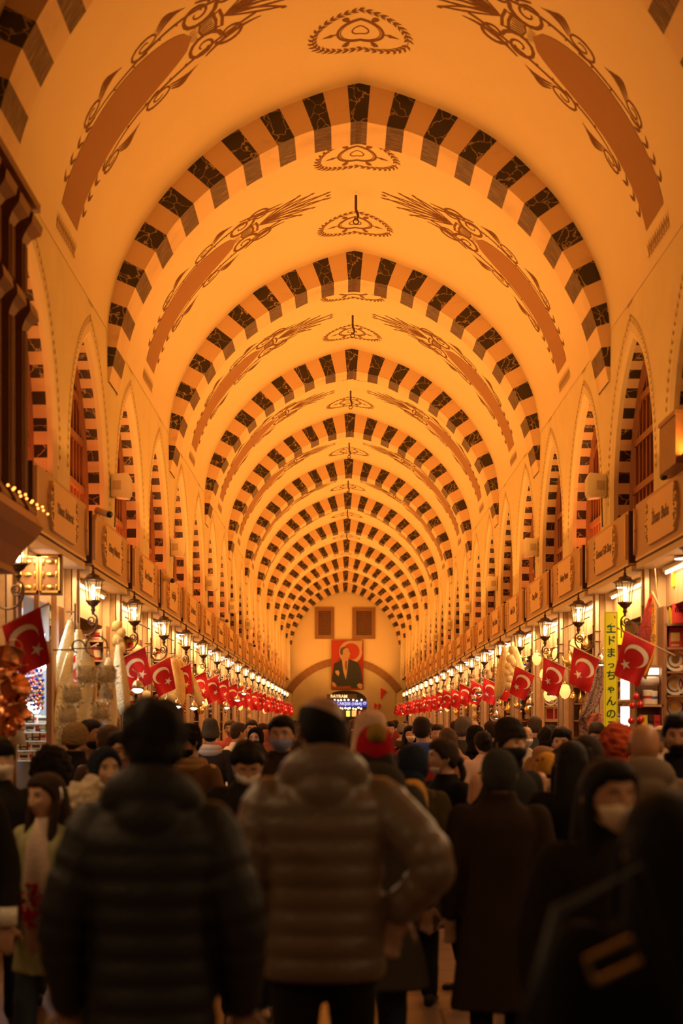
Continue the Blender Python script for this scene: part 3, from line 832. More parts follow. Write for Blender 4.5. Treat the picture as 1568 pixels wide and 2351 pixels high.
for s in (-1, 1):
    for j in range(-1, 19):
        o = lp if first else copy_tree(lp)
        first = False
        o.location = (s*2.60, (gap_y(j)-0.15 if s > 0 else gap_y(j)-0.35) if not (s < 0 and j == -1) else 10.6, 3.26); o.rotation_euler = (0, 0, 0 if s > 0 else PI)
        tag(o, 'bronze street lantern on a scroll bracket, %s from the camera on the %s' % (ORD[j+1], SIDEN[s]), 'lantern', 'bracket lanterns along the %s shops' % SIDEN[s])

# --- Turkish flags on slanted sticks
def crescent_pts(cx, cy, r, r2, off, ang, n=16):
    """crescent opening towards ang"""
    P = []
    # outer circle points outside the inner circle
    d = off; a = math.acos(max(-1, min(1, (r*r+d*d-r2*r2)/(2*r*d))))
    b = math.acos(max(-1, min(1, (r2*r2+d*d-r*r)/(2*r2*d))))
    for i in range(n+1):
        t = a+(2*PI-2*a)*i/n; P.append((cx+r*math.cos(ang+t), cy+r*math.sin(ang+t)))
    for i in range(1, n):
        t = (2*PI-(PI-b))-(2*PI-2*(PI-b))*i/n; P.append((cx+d*math.cos(ang)+r2*math.cos(ang+t), cy+d*math.sin(ang)+r2*math.sin(ang+t)))
    return P, n
def flag_proto(seed, sway=1.0):
    rr = random.Random(seed); root = empty('flag', (0, 0, 0))
    # local: wall end at (0.46,0,-0.22), tip at (0,0,0); cloth hangs in xz plane
    mb = MB(); mb.tube([(-0.02, 0, 0.01), (0.48, 0, -0.23)], 0.007, 6); mb.ball((-0.02, 0, 0.01), 0.011, 8, 6); mb.build('stick', [M_WOODL], root)
    Wd, Hd = 0.30, 0.45
    ph = rr.random()*6
    def P(u, v, d=0):   # u along stick 0..1, v down 0..1
        x = 0.03+u*Wd*(0.90-0.22*v) - 0.10*v*(1-0.2*u)*sway*0.6; z = -0.012-0.135*u - v*Hd*(0.92+0.06*u)*0.93 + 0.05*v*u
        y = 0.035*math.sin(u*7+ph+v*2.5)*(0.25+v) + 0.02*math.sin(v*5+ph)
        return (x, y-d, z)
    mb = MB(); n, m = 14, 18; o = 0
    for i in range(m+1):
        for q in range(n+1): mb.v.append(P(q/n, i/m))
    for i in range(m):
        for q in range(n):
            a = i*(n+1)+q; mb.f.append((a, a+n+1, a+n+2, a+1)); mb.m.append(0)
    # crescent strip both sides
    uc, vc = 0.56, 0.40
    cp, nn = crescent_pts(0, 0, 0.095, 0.078, 0.026, -PI*0.66)
    half = len(cp)//2
    for d in (0.003, -0.003):
        def Q(a, b): return P(uc+a/(Wd*0.80), vc-b/(Hd*0.87), d)
        outer = cp[:nn+1]; inner = [cp[0]]+list(reversed(cp[nn+1:]))[::1]
        inner = [cp[0]] + list(reversed(cp[nn+1:])) + [cp[nn]]
        k = len(outer); o = len(mb.v)
        # resample inner to k
        inn = []
        for i in range(k):
            t = i/(k-1)*(len(inner)-1); a = int(t); b = min(len(inner)-1, a+1); f = t-a
            inn.append((inner[a][0]+(inner[b][0]-inner[a][0])*f, inner[a][1]+(inner[b][1]-inner[a][1])*f))
        mb.v.extend([Q(*p) for p in outer]); mb.v.extend([Q(*p) for p in inn])
        for i in range(k-1): mb.f.append((o+i, o+i+1, o+k+i+1, o+k+i)); mb.m.append(1)
        # star
        sx, sy = 0.118*math.cos(-PI*0.66), 0.118*math.sin(-PI*0.66)
        st = [(sx+(0.046 if i % 2 == 0 else 0.018)*math.cos(-PI*0.5+i*PI/5), sy+(0.046 if i % 2 == 0 else 0.018)*math.sin(-PI*0.5+i*PI/5)) for i in range(10)]
        o = len(mb.v); mb.v.append(Q(sx, sy)); mb.v.extend([Q(*p) for p in st])
        for i in range(10): mb.f.append((o, o+1+i, o+1+(i+1) % 10)); mb.m.append(1)
    mb.build('cloth', [M_RED, M_WHITE], root, smooth=True)
    regkids(root); return root
fps = [flag_proto(1), flag_proto(5, 1.4), flag_proto(9, 0.5)]
used = [False]*3
fi = 0
for s in (-1, 1):
    ys_ = ([9.9, 13.1, 15.1, 17.4, 19.7, 21.8, 24.0, 26.2, 28.3, 30.6] + [33+2.1*i for i in range(14)]) if s < 0 else ([12.45, 15.1, 17.4, 20.2, 22.6, 24.7, 27, 29.6, 32, 34.4, 36.7, 39.0] + [41.2+2.0*i for i in range(13)])
    for i, yy in enumerate(ys_):
        v = (i*2+(s > 0)) % 3
        o = copy_tree(fps[v]) if used[v] else fps[v]; used[v] = True
        x = s*2.25
        o.location = (x, yy, 2.54 + (0.02*math.sin(i*2.1) if i > 3 else 0)); o.rotation_euler = (0, 0, (0.10*math.sin(i*3.3)) + (0 if s > 0 else PI))
        if s < 0 and i == 1: o.location.z = 2.44; o.location.x = -2.45
        # on the left the cloth side is mirrored by rotation
        tag(o, 'red crescent flag on a slanted stick, %s from the camera on the %s' % (ORD[i], SIDEN[s]), 'flag', 'crescent flags along the %s shops' % SIDEN[s])

# --- lights of the stalls
M_TUBE = mat('tube_light_glow', (1, 1, 1), 0.4, emit=(1.0, 0.80, 0.52), estr=3.2)
M_COOL = mat('cool_light_glow', (1, 1, 1), 0.4, emit=(0.6, 0.8, 1.0), estr=14)
def tube_mesh(L, m): 
    mb = MB(); mb.box(-0.03, 0.03, -L/2, L/2, 0.0, 0.04, 0); mb.tube([(0, -L/2+0.03, -0.015), (0, L/2-0.03, -0.015)], 0.014, 8, 1); return mb.mesh('tube_light', [M_CREAMP, m])
tlm = tube_mesh(1.7, M_TUBE)
SHOPC = (1.0, 0.60, 0.27)
for s in (-1, 1):
    for j in range(-2, NS-3):
        yc = gap_y(j)+PITCH/2
        tag(link('tube_light', tlm, None, (s*(FX+0.26), yc+0.2, 3.19)), 'tube light under the ceiling edge of the %s stall' % slotname(j, s), 'tube light', 'tube lights in the %s stalls' % SIDEN[s])
        pw = 30 if j > -1 else 24
        if j == -2: pw = 14
        area('stall_light', (s*(FX+0.14), yc, 3.17), 0.18, pw, SHOPC, (0, 0, 0), 2.0)
dl = MB(); dl.lathe([(0.055, 0), (0.06, 0.012), (0.06, 0.02)], 0, 0, 0, 12, 0); dl.lathe([(0.045, -0.004), (0.045, 0.0)], 0, 0, 0, 12, 1); dlm = dl.mesh('downlight', [M_STEEL, M_WHITEB])
for s in (-1, 1):
    for j in range(-1, NS-3):
        for q in range(1 if j < 4 else 2):
            tag(link('downlight', dlm, None, (s*(FX+0.18), gap_y(j)+1.5+0.8*q, 3.21)), 'round downlight at the front of the %s stall ceiling' % slotname(j, s), 'downlight', 'downlights of the %s stall' % slotname(j, s))
# spot lamps: metal shade with bright bulb
def spot_proto():
    root = empty('spot_lamp', (0, 0, 0))
    mb = MB(); mb.lathe([(0.02, 0.06), (0.035, 0.05), (0.05, 0.02), (0.062, -0.03), (0.056, -0.03), (0.045, 0.02)], 0, 0, 0, 14, cap=False); mb.tube([(0, 0, 0.06), (0, 0, 0.13), (0.05, 0.02, 0.16)], 0.006, 6); mb.build('shade', [M_STEEL], root, smooth=True)
    mb = MB(); mb.ball((0, 0, -0.015), (0.044, 0.044, 0.032), 12, 8); mb.build('bulb', [M_WHITEB], root, smooth=True)
    regkids(root); return root
sp0 = spot_proto(); uf = False
SP = [(-1, 316, 1578, 12.6), (-1, 382, 1612, 17.5), (-1, 407, 1618, 18), (-1, 445, 1622, 19), (-1, 521, 1622, 26), (-1, 545, 1605, 27), (-1, 560, 1590, 30), (-1, 462, 1608, 21), (-1, 590, 1616, 36), (-1, 612, 1620, 42),
      (1, 1380, 1518, 15.5), (1, 1266, 1590, 18.5), (1, 1216, 1614, 20.5), (1, 1100, 1588, 24.5), (1, 1090, 1604, 25), (1, 1140, 1643, 22), (1, 1012, 1630, 34), (1, 975, 1622, 42), (1, 950, 1630, 50), (1, 925, 1636, 58)]
for i, (s, px, py, D) in enumerate(SP):
    o = sp0 if not uf else copy_tree(sp0); uf = True
    o.location = (px2x(px, D), D, py2z(py, D)); o.rotation_euler = (0, 0, PI if s < 0 else 0)
    o.rotation_euler = (0.25, 0, 0 if s > 0 else PI)
    tag(o, 'round spot lamp with white bulb, %s from the camera on the %s' % (ORD[i % 10], SIDEN[s]), 'spot lamp', 'spot lamps over the %s goods' % SIDEN[s])
# ================================================================== GOODS
M_BOXR = mat('pack_red', (0.55, 0.03, 0.03), 0.45); M_BOXC = mat('pack_cream', (0.80, 0.68, 0.45), 0.5); M_BOXG = mat('pack_green', (0.10, 0.25, 0.06), 0.5)
M_BOXY = mat('pack_yellow', (0.85, 0.60, 0.03), 0.45); M_BOXB = mat('pack_blue', (0.05, 0.12, 0.45), 0.45); M_BOXK = mat('pack_dark', (0.05, 0.025, 0.02), 0.4)
M_SPICE = mat('ground_spice', (0.55, 0.20, 0.03), 0.9, var=0.3, vscale=60, bump=0.5, bscale=90); M_HERB = mat('dried_herb', (0.46, 0.33, 0.12), 0.9, var=0.6, vscale=70, bump=0.8, bscale=70)
M_GLASS = mat('jar_glass', (0.9, 0.85, 0.7), 0.05, alpha=0.3); M_PORC = mat('porcelain', (0.88, 0.80, 0.66), 0.2)
M_BLUEG = mat('blue_glass', (0.02, 0.06, 0.55), 0.1, coat=0.5); M_TURQ = mat('turquoise_tile', (0.05, 0.35, 0.38), 0.3)
M_COPPER = mat('copper', (0.75, 0.28, 0.10), 0.22, metal=0.95, bump=0.3, bscale=60); M_LOOFAH = mat('loofah', (0.88, 0.68, 0.34), 0.85, var=0.2, vscale=18, bump=0.6, bscale=70)
M_PLAST = mat('clear_plastic', (1.0, 0.92, 0.75), 0.08, alpha=0.22, coat=0.5); M_STRAW = mat('straw', (0.60, 0.42, 0.14), 0.8, bump=0.5, bscale=80)
G = {}
def proto(key, mb, mats, smooth=False, fix=False):
    me = mb.mesh(key, mats, smooth)
    if fix: mb.fixn(me)
    G[key] = me
def pk(key, m1, m2, w=0.11, d=0.06, h=0.17):
    mb = MB(); mb.box(-w/2, w/2, -d/2, d/2, 0, h, 0); mb.box(-w*0.36, w*0.36, -d/2-0.002, -d/2, h*0.35, h*0.8, 1); mb.box(-w*0.3, w*0.3, -d/2-0.002, -d/2, h*0.1, h*0.2, 1)
    mb.box(-w/2, w/2, -d/2+0.004, d/2-0.004, h, h+0.012, 0); proto(key, mb, [m1, m2])
pk('tea_pack', M_BOXR, M_GOLD); pk('soap_box', M_BOXC, M_BOXR, 0.13, 0.06, 0.10); pk('spice_pack', M_BOXY, M_BOXR, 0.10, 0.05, 0.15)
pk('coffee_box', M_BOXK, M_GOLD, 0.12, 0.07, 0.16); pk('herb_box', M_BOXG, M_BOXC, 0.12, 0.06, 0.14); pk('delight_box', M_BOXC, M_BOXK, 0.15, 0.08, 0.09)
mb = MB(); mb.lathe([(0.045, 0), (0.05, 0.005), (0.05, 0.13), (0.047, 0.135)], 0, 0, 0, 12, 0); mb.lathe([(0.052, 0.125), (0.052, 0.145), (0.04, 0.15)], 0, 0, 0, 12, 1); mb.lathe([(0.0505, 0.03), (0.0508, 0.10)], 0, 0, 0, 12, 2, cap=False); proto('tin', mb, [M_BOXR, M_GOLD, M_BOXC], True)
mb = MB(); mb.lathe([(0.04, 0), (0.048, 0.01), (0.048, 0.11), (0.035, 0.125)], 0, 0, 0, 12, 0); mb.lathe([(0.042, 0.125), (0.042, 0.148), (0.03, 0.152)], 0, 0, 0, 12, 1); proto('jar', mb, [M_SPICE, M_GOLD], True)
mb = MB(); mb.lathe([(0.028, 0), (0.032, 0.01), (0.032, 0.11), (0.012, 0.145), (0.012, 0.18), (0.016, 0.185)], 0, 0, 0, 10, 0); proto('bottle', mb, [M_GOLD], True)
# plate standing up, facing -y
mb = MB()
for r0, r1, y0, y1, mi in ((0, 0.035, -0.004, -0.004, 1), (0.035, 0.06, -0.004, -0.006, 0), (0.06, 0.075, -0.006, -0.018, 2), (0.075, 0.10, -0.018, -0.024, 0)):
    o = len(mb.v); n = 20
    for i in range(n): a = 2*PI*i/n; mb.v.append((r0*math.cos(a), y0, 0.10+r0*math.sin(a)))
    for i in range(n): a = 2*PI*i/n; mb.v.append((r1*math.cos(a), y1, 0.10+r1*math.sin(a)))
    for i in range(n): mb.f.append((o+i, o+(i+1) % n, o+n+(i+1) % n, o+n+i)); mb.m.append(mi)
mb.tube([(0, 0.03, 0.0), (0, 0.0, 0.10)], 0.006, 6, 1)
proto('plate', mb, [M_PORC, M_GOLD, M_COPPER], True)
mb = MB(); mb.lathe([(0.03, 0), (0.045, 0.012), (0.055, 0.05), (0.045, 0.09), (0.02, 0.115), (0.022, 0.12), (0.006, 0.145), (0.009, 0.155), (0.002, 0.165)], 0, 0, 0, 14, 0)
mb.tube([(0.045, 0, 0.045), (0.075, 0, 0.07), (0.09, 0, 0.11)], [0.011, 0.008, 0.005], 6); mb.tube([(-0.045, 0, 0.09), (-0.08, 0, 0.085), (-0.085, 0, 0.05), (-0.05, 0, 0.035)], 0.005, 6); proto('teapot', mb, [M_GOLD], True)
mb = MB(); mb.lathe([(0.05, 0), (0.05, 0.01), (0.012, 0.02), (0.012, 0.10), (0.04, 0.12), (0.06, 0.14), (0.045, 0.2), (0.01, 0.23)], 0, 0, 0, 12, 0); proto('ornate_vase', mb, [M_GOLD], True)
mb = MB(); mb.lathe([(0.001, -0.12), (0.04, -0.10), (0.07, -0.05), (0.075, 0.0), (0.055, 0.06), (0.02, 0.08)], 0, 0, 0, 14, 0); mb.lathe([(0.025, 0.075), (0.035, 0.09), (0.01, 0.12)], 0, 0, 0, 10, 1); mb.tube([(0, 0, 0.12), (0, 0, 0.35)], 0.003, 5, 1)
mglow = mat('mosaic_glow', (0.9, 0.5, 0.2), 0.3, emit=(1.0, 0.45, 0.12), estr=1.6, var=0.4, vscale=70); proto('mosaic_lamp', mb, [mglow, M_GOLD], True)
mb = MB()
for q in range(6): mb.ball((0.004*math.sin(q*3), 0, -0.05*q), (0.022, 0.022, 0.022), 8, 6, q % 2)
mb.tube([(0, 0, 0.15), (0, 0, -0.28)], 0.003, 4, 2); proto('bead_string', mb, [M_BLUEG, M_BOXC, M_BOXK], True)
mb = MB()
for q in range(6): mb.ball((0.004*math.sin(q*3), 0, -0.05*q), (0.02, 0.02, 0.024), 8, 6, q % 2)
mb.tube([(0, 0, 0.15), (0, 0, -0.28)], 0.003, 4, 2); proto('pepper_string', mb, [M_BOXR, M_COPPER, M_BOXK], True)
mb = MB()
ns = 18; rs = []
for j in range(13):
    t = j/12; r = 0.088*math.sin(PI*min(1, 0.10+0.88*t))**0.55*(0.55+0.6*t)
    rs.append([(r*(1+0.10*math.cos(6*2*PI*i/ns))*math.cos(2*PI*i/ns)+0.03*math.sin(t*2.5), r*(1+0.10*math.cos(6*2*PI*i/ns))*math.sin(2*PI*i/ns), -0.75*t) for i in range(ns)])
mb.rings(rs, 0); mb.tube([(0, 0, 0.06), (0, 0, 0)], 0.006, 5); proto('loofah', mb, [M_LOOFAH], True)
mb = MB(); mb.lathe([(0.002, 0), (0.05, -0.02), (0.07, -0.08), (0.045, -0.13), (0.02, -0.16), (0.04, -0.20), (0.065, -0.26), (0.055, -0.33), (0.002, -0.37)], 0, 0, 0, 14, 0); mb.tube([(0, 0, 0.08), (0, 0, 0)], 0.004, 5); proto('gourd', mb, [M_LOOFAH], True)
rr = random.Random(4)
mb = MB(); rs = []
for j in range(9):
    t = j/8; r = (0.045, 0.02, 0.06, 0.095, 0.12, 0.13, 0.125, 0.10, 0.05)[j]
    rs.append([((r*1.0+0.008*rr.random())*math.cos(2*PI*i/12), (r*0.55+0.006*rr.random())*math.sin(2*PI*i/12), -0.42*t) for i in range(12)])
mb.rings(rs, 1); inner = [[(p[0]*0.88, p[1]*0.88, p[2]+0.01) for p in r] for r in rs[3:8]]; mb.rings(inner, 0)
for q in range(110):
    a = rr.random()*2*PI; z = -0.16-0.22*rr.random(); r = 0.121; x, y = r*math.cos(a), r*0.56*math.sin(a); dx = (rr.random()-.5)*0.09; dz = (rr.random()-.5)*0.07
    mb.tube([(x, y, z), (x+dx, y*1.02, z+dz)], 0.004, 4, (0, 2, 3)[q % 3])
mb.tube([(0, 0, 0.10), (0, 0, 0)], 0.004, 5, 0); proto('herb_bag', mb, [M_HERB, M_PLAST, mat('herb_pale', (.75, .58, .25), .8), mat('herb_dark', (.12, .09, .03), .8)], True)
mb = MB(); rs = [[((0.14-0.12*t)*math.cos(2*PI*i/14), (0.14-0.12*t)*math.sin(2*PI*i/14), 0.04+0.10*t) for i in range(14)] for t in (0, 0.4, 0.75, 1)]
mb.rings(rs, 0); mb.box(-0.16, 0.16, -0.16, 0.16, 0, 0.045, 1)
for mm, nm in ((M_SPICE, 'spice_heap'), (M_BOXR, 'sumac_heap'), (M_HERB, 'tea_heap')): proto(nm, mb, [mm, M_WOODL])
mb = MB(); mb.box(-0.10, 0.10, -0.008, 0.008, 0, 0.26, 1); mb.box(-0.075, 0.075, -0.012, -0.008, 0.03, 0.23, 0); proto('framed_picture', mb, [M_BOXR, M_GOLD])
mb = MB(); mb.lathe([(0.11, 0), (0.115, 0.02), (0.10, 0.14), (0.12, 0.15), (0.12, 0.155)], 0, 0, 0, 16, 0, cap=True); mb.tube([(0.11*math.cos(a), 0, 0.13+0.13*math.sin(a)) for a in [PI*i/10 for i in range(11)]], 0.006, 6); proto('copper_pot', mb, [M_COPPER], True)
mb = MB(); mb.lathe([(0.05, 0), (0.055, 0.03), (0.05, 0.09), (0.03, 0.10)], 0, 0, 0, 12, 0); mb.tube([(0.05, 0, 0.08), (0.22, 0, 0.13)], 0.008, 6); proto('coffee_pot', mb, [M_COPPER], True)
mb = MB(); mb.ball((0, 0, 0), 0.045, 12, 8, 0); mb.lathe([(0.014, 0.04), (0.02, 0.06), (0.012, 0.055)], 0, 0, 0, 6, 0); mb.tube([(0, 0, 0.05), (0, 0, 0.3)], 0.002, 4, 1); proto('pomegranate_ornament', mb, [mat('ornament_red_gloss', (0.7, 0.02, 0.02), 0.1, coat=1), M_BOXK], True)
LABW = {'tea_pack': 'red tea pack with gold label', 'soap_box': 'small cream box with red label', 'spice_pack': 'yellow packet with red label', 'coffee_box': 'dark box with gold label', 'herb_box': 'green box with cream label',
 'delight_box': 'flat cream sweet box', 'tin': 'round red tin with cream band', 'jar': 'jar of orange spice with gold lid', 'bottle': 'slim golden bottle', 'plate': 'round decorated plate', 'teapot': 'small brass teapot', 'ornate_vase': 'tall brass vase',
 'mosaic_lamp': 'glowing mosaic glass lamp', 'bead_string': 'hanging string of blue beads', 'pepper_string': 'hanging string of dried red peppers', 'spice_heap': 'cone heap of orange spice in tray', 'sumac_heap': 'cone heap of dark red spice in tray', 'tea_heap': 'cone heap of dried tea in tray', 'framed_picture': 'gilt framed red picture', 'gourd': 'pale hanging gourd', 'loofah': 'long pale loofah sponge'}
CATW = {'tea_pack': 'tea pack', 'soap_box': 'box', 'spice_pack': 'packet', 'coffee_box': 'box', 'herb_box': 'box', 'delight_box': 'box', 'tin': 'tin', 'jar': 'jar', 'bottle': 'bottle', 'plate': 'plate', 'teapot': 'teapot', 'ornate_vase': 'vase', 'mosaic_lamp': 'hanging lamp', 'bead_string': 'bead string', 'pepper_string': 'pepper string', 'spice_heap': 'spice heap', 'sumac_heap': 'spice heap', 'tea_heap': 'tea heap', 'framed_picture': 'picture', 'gourd': 'gourd', 'loofah': 'loofah'}
def good(kind, loc, label, group, rz=0.0, sc=1.0, rx=0.0):
    o = bpy.data.objects.new(kind, G[kind]); COL.objects.link(o); o.location = loc; o.rotation_euler = (rx, 0, rz); o.scale = (sc, sc, sc)
    return tag(o, label, CATW.get(kind, kind.replace('_', ' ')), group)
rg = random.Random(21)
THEME = {-1: [['soap_box', 'delight_box', 'herb_box', 'coffee_box'], ['jar', 'tin', 'soap_box', 'bottle'], ['tin', 'jar', 'spice_pack', 'tin'], ['tin', 'coffee_box', 'tea_pack'], ['jar', 'teapot', 'ornate_vase', 'bottle'], ['framed_picture', 'tea_pack', 'coffee_box', 'jar'], ['plate', 'teapot', 'bottle'], ['tin', 'jar', 'soap_box']],
         1: [['spice_pack', 'tea_pack', 'plate', 'delight_box', 'plate'], ['teapot', 'framed_picture', 'plate', 'ornate_vase'], ['teapot', 'ornate_vase', 'bottle', 'teapot'], ['plate', 'ornate_vase', 'framed_picture'], ['bottle', 'teapot', 'tin'], ['soap_box', 'tea_pack', 'delight_box'], ['jar', 'tin', 'plate']]}
for s in (-1, 1):
    for j in range(-1, NS-3):
        th = THEME[s][(j+1) % len(THEME[s])]
        far = j > 7
        nper = 5 if j <= 3 else (4 if j <= 7 else 3)
        yy = gap_y(j+1)-0.12-0.05-0.12
        sn = slotname(j, s)
        for zi, z in enumerate(SHELF_Z):
            if far and zi < 2: continue
            kind = th[zi % len(th)]
            if s > 0 and j == -1: kind = ['coffee_box', 'framed_picture', 'plate', 'plate', 'plate', 'tea_pack', 'spice_pack'][zi]
            w = 0.6
            for q in range(nper):
                x = 0.30 + w*(q+0.5)/nper
                good(kind, (s*(FX+x), yy+rg.uniform(-0.02, 0.02), z), '%s on a side shelf of the %s stall' % (LABW[kind], sn), '%ss on the side shelves of the %s stall' % (CATW[kind], sn), rg.uniform(-0.15, 0.15), rg.uniform(1.05, 1.2) if kind not in ('framed_picture', 'ornate_vase') else 0.8)
        # counter heaps
        if j <= 6:
            for q in range(3):
                kind = ['spice_heap', 'sumac_heap', 'tea_heap'][(q+j) % 3]
                good(kind, (s*(FX+0.18), gap_y(j)+0.75+0.6*q, 0.90), '%s on the counter of the %s stall' % (LABW[kind], sn), 'heaps on the counter of the %s stall' % sn)
        # hanging at the front
        hk = ['mosaic_lamp', 'pepper_string', 'bead_string', 'gourd'][(j*3+(s > 0)) % 4]
        if s > 0 and j in (1, 2): hk = 'mosaic_lamp'
        if s < 0 and j in (5, 6): hk = 'bead_string'
        if s > 0 and j in (4, 5): hk = 'bead_string'
        nq = 5 if j >= 1 else 0
        if far: nq = 3
        for q in range(nq):
            z = 2.72 - 0.35*((q*7+j) % 3)*0.8
            # hooks on a rail under the stall ceiling
            o = good(hk, (s*(FX+0.10+0.12*(q % 2)), gap_y(j)+0.45+q*0.42, z), '%s at the front of the %s stall' % (LABW[hk], sn), '%ss at the front of the %s stall' % (CATW[hk], sn), rg.uniform(0, 3))
        if nq:
            mb = MB(); mb.tube([(0, -1.1, 0), (0, 1.1, 0)], 0.008, 6)
            for q in range(5): mb.tube([(0.0, -0.925+q*0.42, 0), (0.0, -0.925+q*0.42, -0.26)], 0.002, 4)
            tag(mb.build('hanging_rail', [M_IRON], None, loc=(s*(FX+0.10), gap_y(j)+PITCH/2, 3.0)), 'thin iron rail for hanging goods at the front of the %s stall' % sn, 'rail', 'hanging rails of the %s stalls' % SIDEN[s])

mb = MB(); mb.ball((0, 0, 0), (.05, .05, .06), 12, 8, 0); mb.lathe([(.015, .055), (.02, .07), (.01, .08)], 0, 0, 0, 8, 0); mb.tube([(0, 0, .08), (0, 0, .20)], .002, 4, 1); proto('gold_ornament', mb, [M_GOLD, M_IRON], True)
LABW['gold_ornament'] = 'round gold ornament'; CATW['gold_ornament'] = 'ornament'
for s in (-1, 1):
    for j in range(1, 9):
        if s < 0 and j < 2: continue
        for q in range(14 if j < 5 else 8):
            kd = 'gold_ornament' if q % 3 else 'teapot'
            good(kd, (s*(FX+rg.uniform(.12, .75)), gap_y(j+1)-rg.uniform(.55, 1.3), rg.uniform(1.9, 2.85)), '%s hanging in the middle of the %s stall' % (LABW[kd], slotname(j, s)), 'gilt %ss hanging in the %s stall' % (CATW[kd], slotname(j, s)), rg.uniform(0, 3), rg.uniform(.8, 1.4))
# loofahs and herb bags at the left pillar
LOO = [(163, 1425, 12.9, 0.25), (180, 1445, 12.8, -0.1), (160, 1500, 12.7, 0.2), (197, 1470, 12.7, -0.45), (205, 1545, 12.6, -0.3), (188, 1560, 12.9, -0.12), (222, 1560, 12.9, -0.45), (250, 1510, 13.2, 0.05), (272, 1480, 13.6, 0.1)]
for i, (px, py, D, t) in enumerate(LOO):
    o = good('loofah', (px2x(px, D), D, py2z(py, D)), 'long pale loofah sponge in the bunch by the first left lanterns, %s counting downwards' % ORD[i], 'loofahs bunched on the left pillar', 0.7*i, 0.95)
    o.rotation_euler = (0.06, t, 0.5*i)
HB = [(200, 1500, 12.3), (245, 1500, 12.4), (165, 1545, 12.1), (155, 1592, 12.1), (232, 1585, 12.2), (150, 1640, 12.2), (245, 1540, 12.8)]
for i, (px, py, D) in enumerate(HB):
    good('herb_bag', (px2x(px, D), D, py2z(py, D)), 'clear plastic bag of dried herbs hanging among the loofahs, %s counting downwards' % ORD[i], 'herb bags hanging on the left pillar', 0.2*i, 0.70)
for i in range(7):
    D = 19.2+0.12*i; o = good('loofah', (px2x(392+3*i, D), D, py2z(1512, D)), 'bright pale loofah in the fan behind the third left flag, %s of seven' % ORD[i], 'fan of loofahs behind the third left flag', i*0.4, 1.0); o.rotation_euler = (0, -0.07*i-0.02, i)
for i, (px, py) in enumerate([(268, 1425), (278, 1440), (272, 1455)]):
    good('gourd', (px2x(px, 15.2), 15.2, py2z(py, 15.2)), 'pale gourd hanging beside the second left lantern, %s of three' % ORD[i], 'gourds beside the second left lantern', 0, 0.8)
for i, (px, py) in enumerate([(1176, 1482), (1171, 1502), (1168, 1520), (1166, 1535)]):
    o = good('gourd', (px2x(px, 21), 21, py2z(py, 21)), 'round pale gourd stacked on the rope behind the right flags, %s from the top' % ORD[i], 'gourds on a rope behind the right flags', 0, 0.9)
for i in range(2):
    o = good('loofah', (px2x(1158+24*i, 21.2), 21.2, py2z(1485, 21.2)), 'long pale loofah hanging %s the rope of gourds' % ('left of' if i == 0 else 'right of'), 'loofahs beside the rope of gourds', 0, 1.05); o.rotation_euler = (0, 0.16 if i == 0 else -0.1, 0)

# scroll rod carrying the bags
mb = MB(); D = 12.5; a = px2x(122, D), py2z(1492, D)
mb.tube([(a[0], 0, a[1]), (px2x(165, D), 0, a[1]), (px2x(166, D), 0, a[1]+0.03)], 0.008, 6)
for cx, r in ((180, 0.055), (222, 0.095)):
    c = px2x(cx, D); mb.tube([(c+r*math.cos(t), 0, a[1]+0.03+r*math.sin(t)) for t in [i*0.35 for i in range(14)]], 0.007, 6)
mb.tube([(px2x(165, D), 0, a[1]+0.01), (px2x(250, D), 0, a[1]+0.02)], 0.007, 6)
tag(mb.build('scroll_rod', [M_IRON], None, loc=(0, D, 0)), 'wrought iron scroll rod carrying the herb bags on the left', 'rod')

# --- hand-made near pieces ------------------------------------------------
# yellow vertical sign
D = 14.5; xs0, xs1 = px2x(1387.5, D), px2x(1418, D); zt, zb = py2z(1404, D), py2z(1712, D)
ysg = empty('vertical_sign', ((xs0+xs1)/2, D, zb), 0, 'tall narrow yellow sign with dark green vertical characters', 'sign')
M_YS = mat('sign_yellow', srgb(246, 226, 30), 0.5, emit=srgb(246, 226, 30), estr=0.22); M_GT = mat('sign_green_text', (0.01, 0.09, 0.05), 0.5); M_SR = mat('sign_red', (0.75, 0.08, 0.03), 0.5); M_LG = mat('leaf_green', (0.2, 0.5, 0.04), 0.5)
w = (xs1-xs0)/2; h = zt-zb
mb = MB(); mb.box(-w, w, 0, 0.03, 0, h); mb.build('sign_panel', [M_YS], ysg)
mb = MB()
for (a, b, c, d) in ((-w+.006, -w+.010, .01, h-.01), (w-.010, w-.006, .01, h-.01)): mb.box(a, b, -0.002, 0, c, d)
mb.box(-w+.006, w-.006, -0.002, 0, h-.014, h-.010); mb.build('red_border', [M_SR], ysg)
for ch, py, sz in (('エ', 1446, 1), ('ド', 1472, 1), ('ま', 1500, 1), ('っ', 1527, .8), ('ち', 1552, 1), ('ゃ', 1583, .85), ('ん', 1611, 1), ('の', 1640, 1), ('み', 1667, 1)):
    vs, fs = text_mesh(ch, 0.108*sz, 0.002, bold=0.0022)
    mb = MB(); mb.add([(v[0], -0.003+v[2]*0.5, v[1]) for v in vs], fs); o = mb.build('character', [M_GT], ysg, loc=(0, 0, py2z(py, D)-zb))
mb = MB(); mb.prism([(-.03, -.01), (-.005, .0), (.025, .045), (0, .03), (-.02, .02)], lambda a, b, d: (a-.01, d, b+h-.16), -.003, 0, 0); mb.prism([(-.03, -.02), (.0, -.03), (.02, -.01), (0, -.015)], lambda a, b, d: (a-.01, d, b+h-.16), -.003, 0, 0); mb.build('leaf_mark', [M_LG], ysg, fix=True)
mb = MB(); mb.prism([(-.005, 0), (.012, -.012), (.008, .012), (-.004, .02)], lambda a, b, d: (a+.035, d, b+h-.06), -.003, 0, 0); mb.build('petal_mark', [M_SR], ysg, fix=True)
